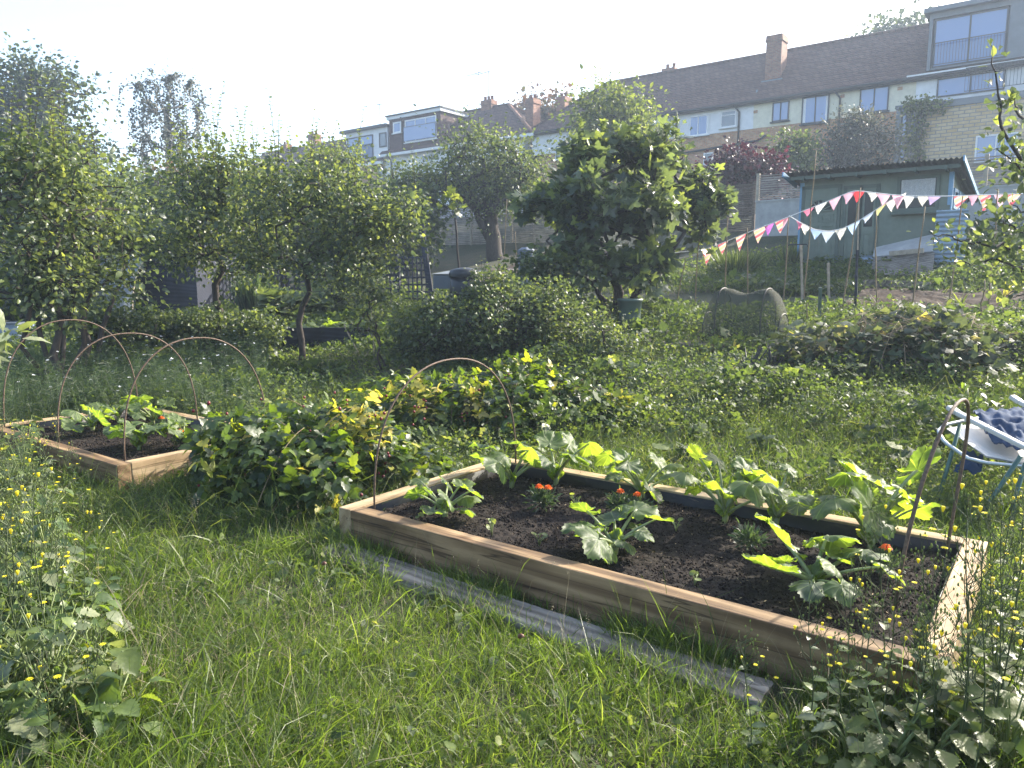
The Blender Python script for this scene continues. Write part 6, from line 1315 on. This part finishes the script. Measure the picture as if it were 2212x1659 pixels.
# feathery love-in-a-mist around the left hoops
fm = MB(); n = 5200; x = rng.uniform(-8.2,-1.6,n); y = rng.uniform(6.3,11,n); k = keep(x,y) & ~inbed(x,y,BED2,.08) & (x*NR[0]+y*NR[1] > 1.5) & (x < -.33*y) & (rng.random(n) < np.clip(.75+.5*noise(x,y,1.3,5),.2,1)); x, y = x[k], y[k]; n = len(x); z0 = H(x,y); hh = rng.uniform(.35,.72,n)
B_ = np.stack([x,y,z0],-1); l = rng.normal(size=(n,2))*.12; Tt = B_+np.stack([l[:,0]*hh,l[:,1]*hh,hh],-1); blades(fm, B_, Tt, .006, rng.random(n), rng, bend=.1)
R_ = 34; tq = rng.uniform(.15,1,(n,R_,1)); P = (B_[:,None]+(Tt-B_)[:,None]*tq).reshape(-1,3); dd = rdir(rng, len(P), .25, .6); blades(fm, P, P+dd*rng.uniform(.04,.11,(len(P),1)), .0035, rng.random(len(P)), rng, bend=.2, seg=2)
fi = rng.choice(n, 150, replace=False); Tp = Tt[fi]
for a in range(6): leaves_at(rng, fm, T_OV2, Tp+[0,0,.01], .016, axis=np.tile([[math.cos(a*1.05),math.sin(a*1.05),.35]],(150,1))+rng.normal(size=(150,3))*.1, mat=1+0)
P = Tt[rng.choice(n,120)]; 
tag(link('love_in_a_mist', fm, [M['feather'], M['white']]), 'feathery love-in-a-mist with small white flowers round the left hoops', 'wildflowers', kind='stuff')
# upper plot crops
cr = MB(); n = 26000; u = rng.uniform(-6,8,n); v = rng.uniform(14.6,20.8,n); x = ER[0]*u+NR[0]*v; y = ER[1]*u+NR[1]*v; k = (rng.random(n) < np.clip(.6+.6*noise(x,y,1.1,8),.1,1)) & (x > .5); x,y = x[k],y[k]; P = np.stack([x,y,H(x,y)+rng.random(len(x))**.8*(.22+.12*noise(x,y,1.7,2))],-1); leaves_at(rng, cr, T_OV2, P, .085, up=.9)
tag(link('plot_crops', cr, M['mid']), 'potato-like leafy crops and weeds on the upper plot below the shed', 'crops', kind='stuff')
# yellowing corn or garlic seedlings on the dark soil
i_ = 0
for i in range(24):
    u = rng.uniform(-1.6,6.0); v = rng.uniform(13.3,14.7); x = ER[0]*u+NR[0]*v; y = ER[1]*u+NR[1]*v; o = np.array([x,y,float(H(x,y))+.08])
    if i < 6: root = thing('crop_seedling', o, 'yellow-green strappy seedling on the dark upper plot soil', 'seedling', 'yellow-green seedlings on the upper plot')
    else: root = thing('crop_seedling', o, 'yellow-green strappy seedling on the dark upper plot soil', 'seedling', 'yellow-green seedlings on the upper plot')
    mb = MB(); m_ = 16; a = rng.uniform(0,6.28,m_); r_ = rng.uniform(.05,.22,m_); blades(mb, np.zeros((m_,3)), np.stack([np.cos(a)*r_,np.sin(a)*r_,rng.uniform(.12,.34,m_)],-1), .02, rng.random(m_), rng, bend=.35); part('leaves', mb, M['lime'] if i%3 else M['yellowleaf'], root)

# ================================================================ TALL YELLOW-FLOWERED WEEDS
def flower_weed(seed, h, leafy_n, heads, leafT, big, label, name='flowering_weed', lean=(0,0)):
    rng = np.random.default_rng(seed); root = thing(name, (0,0,0), label, 'weed'); mb, lf, bd = MB(), MB(), MB(); m = 14; t = np.linspace(0,1,m); ph = rng.uniform(0,6.28)
    P = np.stack([lean[0]*h*t**1.5+.02*np.sin(4*t+ph), lean[1]*h*t**1.5+.02*np.cos(5*t+ph), h*t], -1); mb.tube(P, np.linspace(.0036,.0013,m), 6); heads_ = []
    for i in range(5, m):
        for _ in range(2 if i > 7 else 1):
            a = rng.uniform(0,6.28); L = h*.28*(1.25-t[i])*rng.uniform(.6,1.2); e = P[i]+np.array([math.cos(a)*L*.62, math.sin(a)*L*.62, L*.85]); mid = (P[i]+e)/2+np.array([math.cos(a),math.sin(a),-.3])*L*.12; mb.tube([P[i], mid, e], [.0018,.0014,.0010], 4, cap=False)
            for _ in range(rng.integers(2,5)):
                b_ = e+np.array([rng.normal()*.022, rng.normal()*.022, rng.uniform(.01,.055)]); mb.tube([mid*.3+e*.7, b_], [.0010,.0007], 3, cap=False); heads_.append(b_)
    for i in range(leafy_n):
        j = min(m-1, int(rng.random()**1.6*m*.8)); a = rng.uniform(0,6.28); s = big*(1.15-t[j])*rng.uniform(.6,1.2); lf.inst(leafT, frames(np.array([[math.cos(a),math.sin(a),rng.uniform(-.2,.45)]]), np.array([[0,0,1.]])+rng.normal(size=(1,3))*.25, [s]), P[j][None], np.array([rng.random()]))
    hs = rng.permutation(len(heads_))
    for q in hs[heads:]: bd.lathe([(.0004,-.006),(.0028,-.004),(.0032,.002),(.0014,.006)], heads_[q], 6, 0)
    part('stem', mb, M['stem'], root); part('foliage', lf, M['lime' if seed % 2 else 'weed'], root); q_ = part('buds', bd, M['stalk'], root); q_['kind'] = 'stuff'
    for q in hs[:heads]:
        m2 = MB(); c = heads_[q]
        if rng.random() < .5:
            np_ = 9; ang = np.arange(np_)*2*math.pi/np_; m2.inst(T_OV2, frames(np.stack([np.cos(ang),np.sin(ang),np.full(np_,.35)],-1), np.tile([[0,0,1.]],(np_,1)), np.full(np_,.0115)), np.tile(c,(np_,1)))
        else: m2.lathe([(.0012,-.006),(.0042,.0),(.0065,.009),(.005,.012),(.0005,.011)], c, 7)
        part('flower_head', m2, M['yellow'], root)
    return root
protos = [flower_weed(601+i, *a) for i, a in enumerate(((.78,16,6,T_SER,.085,'tall thin yellow-flowered weed'), (.62,18,5,T_SER,.08,'thin yellow-flowered weed'), (.92,14,7,T_SERB,.08,'tallest thin yellow-flowered weed'), (.45,22,4,T_SERB,.10,'leafy short yellow-flowered weed')))]
WS = [(20,1075,2,.8),(70,1060,3,1.1),(130,1050,0,.7),(40,1030,1,.75),(95,1010,3,.9),(10,1010,0,.7),(-20,1060,2,.8),  # px, py of the foot on the ground, kind, scale, label
 (10,1640,2,1.0),(70,1600,0,1.05),(120,1560,2,.95),(40,1500,0,1.0),(160,1480,1,1.05),(90,1420,2,.9),(15,1380,0,1.05),(190,1640,3,1.0),(130,1330,1,1.0),(50,1290,2,.8),(200,1400,0,.85),(20,1215,0,.9),(120,1205,1,.9),(230,1270,1,.75),(60,1150,2,.75),(170,1120,1,.8),(10,1110,0,.8),(100,1085,3,1.1),(-60,1500,2,1.1),(-40,1350,0,1.1),(-80,1650,2,1.0),(0,1700,3,1.2),(110,1720,3,1.1)]
used = set()
def put_weed(kind, loc, rz, sc, label, group):
    if kind in used: o = copy_tree(protos[kind])
    else: o = protos[kind]; used.add(kind)
    o.location = loc; o.rotation_euler = (0,0,rz); o.scale = (sc,sc,sc); tag(o, label, group=group)
rng = np.random.default_rng(610)
for px, py, kd, sc in WS:
    p = ground(px, py, 20); put_weed(kd, (p[0],p[1],p[2]-.01), rng.uniform(0,6.28), sc*.92, 'thin yellow-flowered weed in the dense thicket along the left edge', 'yellow-flowered weeds along the left edge')
WR = [(2020,1560,2,1.1),(2085,1540,1,1.15),(2120,1620,0,1.1),(1940,1560,1,1.05),(1890,1560,2,.9),(2150,1660,2,1.1),(2060,1700,1,1.2),(1830,1580,0,.85),(2200,1540,1,1.2),(2000,1620,3,1.2),(2170,1600,3,1.2),(2050,1590,2,1.05),(1960,1600,0,1.0),(1870,1590,1,1.0),(2140,1560,2,1.0),(2180,1480,0,1.0),(1800,1620,3,1.0),(2100,1680,3,1.1),(1900,1660,2,.85),(2200,1620,2,1.0),(2010,1640,0,1.0),(1740,1600,1,.95),(1610,1640,1,.8),(2110,1500,2,.95),(2160,1390,0,1.0),(2205,1330,1,1.0),(1980,1690,1,1.0),(2240,1560,2,1.1),(2170,1270,1,.8),(2200,1200,0,.7),(2130,1150,1,.55),(2060,1080,1,.5),(2180,1060,1,.5),(2080,1000,1,.4),(1990,1040,1,.4),(1850,1640,0,.7)]
for px, py, kd, sc in WR:
    p = ground(px, py, 20)
    if inbed(p[0], p[1], BED1, .05): p = p - np.array([.15,.35,0])
    put_weed(kd, (p[0],p[1],p[2]-.01), rng.uniform(0,6.28), sc*.85, 'thin yellow-flowered weed in the tangle round the right end of the large bed', 'yellow-flowered weeds at the right')
# broad leafy weeds
def leafweed(px, py, seed, n, L, s, hh, T, leaf, label, group=None, name='leafy_weed'):
    p = ground(px, py, 20); return floppy(name, np.array([p[0],p[1],p[2]]), seed, n, L, s, hh, leaf, T, label, 'weed', group, stalk='stalk')
leafweed(2075,1600,701,12,.13,.085,.36,T_VINE,'lime','bright translucent broad-leaved plant at the near right corner of the large bed')
leafweed(2190,1660,702,9,.14,.06,.3,T_SERB,'weed','broad-leaved plant at the bottom right edge'); leafweed(2000,1690,703,14,.2,.08,.25,T_SERB,'lime','toothed leafy weed at the bottom right')
for i, (px, py, s) in enumerate(((40,1660,.11),(120,1640,.10),(190,1600,.09),(20,1560,.10),(140,1530,.08),(60,1470,.09),(170,1440,.08),(10,1420,.09),(110,1390,.08),(210,1530,.08),(30,1320,.08),(150,1300,.07),(70,1240,.07),(240,1640,.08),(0,1180,.08),(100,1150,.07))):
    leafweed(px, py, 710+i, 16, .17, s, .26, T_SERB, 'paleleaf' if i % 3 == 0 else 'weed', 'toothed pale leafy weed low in the thicket at the left edge', 'leafy weeds at the left edge')
leafweed(262,1600,740,9,.07,.11,.36,T_SERB,'lime','bright lime sow-thistle standing in the grass at lower left', name='sow_thistle')
for i, (px, py, lab) in enumerate(((1000,1350,'broad dock leaf cluster in front of the plank'), (705,1262,'small dock at the left end of the plank'), (620,1240,'pale toothed leaf weed in the grass left of the plank'), (960,1320,'dark dock leaves half over the plank'))): leafweed(px, py, 750+i, 6, .07, .085, .09, T_OV, 'mid', lab, name='dock')
for i, (px, py) in enumerate(((1480,960),(1330,940),(1600,900),(1700,870),(1200,915),(1500,880),(1760,930),(1850,900),(1400,870),(1640,980),(1880,960),(1950,900),(1560,940),(640,950),(720,860),(1420,820),(1530,800),(1800,840),(1700,800),(1380,790),(1940,1010),(1450,1010))):
    leafweed(px, py, 770+i, 11, .16, .075, .2, T_VINE, 'cover', 'leafy weed rising from the rough grass behind the large bed', 'leafy weeds in the rough grass')
rng = np.random.default_rng(888)
for i in range(26):
    px, py = rng.uniform(-30, 270), rng.uniform(1130, 1680)
    if px > 120+(py-1130)*.28: px *= .4
    leafweed(px, py, 830+i, 18, .14, rng.uniform(.05,.075), rng.uniform(.18,.42), T_SERB if i%2 else T_SER, 'paleleaf' if i % 4 == 0 else 'weed', 'toothed pale leafy weed low in the thicket at the left edge', 'leafy weeds at the left edge')
for i in range(6):
    px, py = rng.uniform(1760, 2230), rng.uniform(1600, 1720)
    leafweed(px, py, 870+i, 16, .13, rng.uniform(.045,.07), rng.uniform(.12,.34), T_SERB if i%2 else T_SER, 'paleleaf' if i % 3 == 0 else 'lime', 'small toothed leafy weed in the bottom right tangle', 'leafy weeds at the bottom right')
root = thing('vine_shoot', at(985, 470, 15.8), 'yellow-green vine shoot trailing left from the top of the crooked pole', 'vine'); mb, lf = MB(), MB()
for pts in ([(985,470,15.8),(975,425,15.7),(955,440,15.6),(925,462,15.5)], [(985,470,15.8),(1000,440,15.7),(975,412,15.6)]):
    P = np.array([at(*q) for q in pts]); t = np.linspace(0,1,len(P)); tt = np.linspace(0,1,14); Q = np.stack([np.interp(tt,t,P[:,k]) for k in range(3)],-1); mb.tube(Q, .008, 4); leaves_at(rng, lf, T_VINE, Q[2:]+rng.normal(size=(12,3))*.04, .09)
part('stem', mb, M['stalk'], root, True); part('leaves', lf, M['lime'], root, True)
b_ = at(-60, 790, 3.6); root = thing('pale_leaved_shrub', (b_[0]-.1, b_[1], 0), 'pale narrow-leaved shoot poking in at the left edge above the hoop', 'shrub'); mb, lf = MB(), MB()
mb.tube([(b_[0]-.1,b_[1],0),(b_[0]-.05,b_[1],.6), at(-30,760,3.6), at(20,735,3.6)], [.008,.007,.005,.003], 5)
for q in (at(-5,745,3.6), at(12,730,3.6), at(22,720,3.6), at(-20,760,3.6)):
    pp = q+rng.normal(size=(9,3))*.02; leaves_at(rng, lf, T_NAR, pp, .10, axis=nrm(pp-q+np.array([.01,0,0])))
part('stems', mb, M['stem'], root, True); part('leaves', lf, M['paleleaf'], root, True)
for i in range(34):
    px, py = rng.uniform(1150, 2200), rng.uniform(760, 960); p = ground(px, py, 20)
    if inbed(p[0], p[1], BED1, .15): continue
    leafweed(px, py, 900+i, 20, .20, rng.uniform(.045,.075), rng.uniform(.2,.42), (T_VINE, T_SERB, T_OV2)[i%3], ('cover','weed','mid')[i%3], 'leafy weed rising from the rough grass behind the large bed', 'leafy weeds in the rough grass')
for i in range(18):
    px, py = rng.uniform(-60, 75), rng.uniform(1010, 1150)
    leafweed(px, py, 950+i, 16, .13, rng.uniform(.045,.07), rng.uniform(.25,.48), T_SERB if i%2 else T_SER, ('paleleaf','weed','lime')[i%3], 'leafy weed hiding the left end of the smaller bed', 'leafy weeds by the smaller bed')
# snails on the plank
for i, (px, py, lab) in enumerate(((699,1222,'small brown snail at the left end of the weathered plank'), (1124,1380,'small brown snail on the grassy edge of the weathered plank'))):
    p = ray(px, py); k = (.088-CAMZ)/p[2]; p = p*k; p[2] = .088+.008; mb = MB(); a = np.linspace(0, 11, 44); r = .009*np.exp(-a*.16); mb.tube(np.stack([p[0]+r*np.cos(a), p[1]+a*.0006, p[2]+r*np.sin(a)],-1), np.clip(.0085*np.exp(-a*.13),.0015,1), 8)
    tag(link('snail', mb, plain('snail_shell', (.14,.06,.035), .35)), lab, 'snail', 'snails on the plank')

# ================================================================ HAZE
HAZE = .0018  # density of an air volume added to imitate the veil of lens glare
mb = MB(); mb.box(-90, -30, -12, 120, 140, 34); hz = link('haze', mb, bpy.data.materials.new('glare_haze'), smooth=False); tag(hz, 'thin haze added for the lens glare over the gardens', 'haze', kind='stuff')
m = hz.data.materials[0]; m.use_nodes = True; nt = m.node_tree; nt.nodes.remove(nt.nodes['Principled BSDF']); v = nt.nodes.new('ShaderNodeVolumePrincipled'); v.inputs['Color'].default_value = (.66,.80,1,1); v.inputs['Density'].default_value = HAZE; v.inputs['Anisotropy'].default_value = .3
nt.links.new(v.outputs[0], nt.nodes['Material Output'].inputs['Volume'])
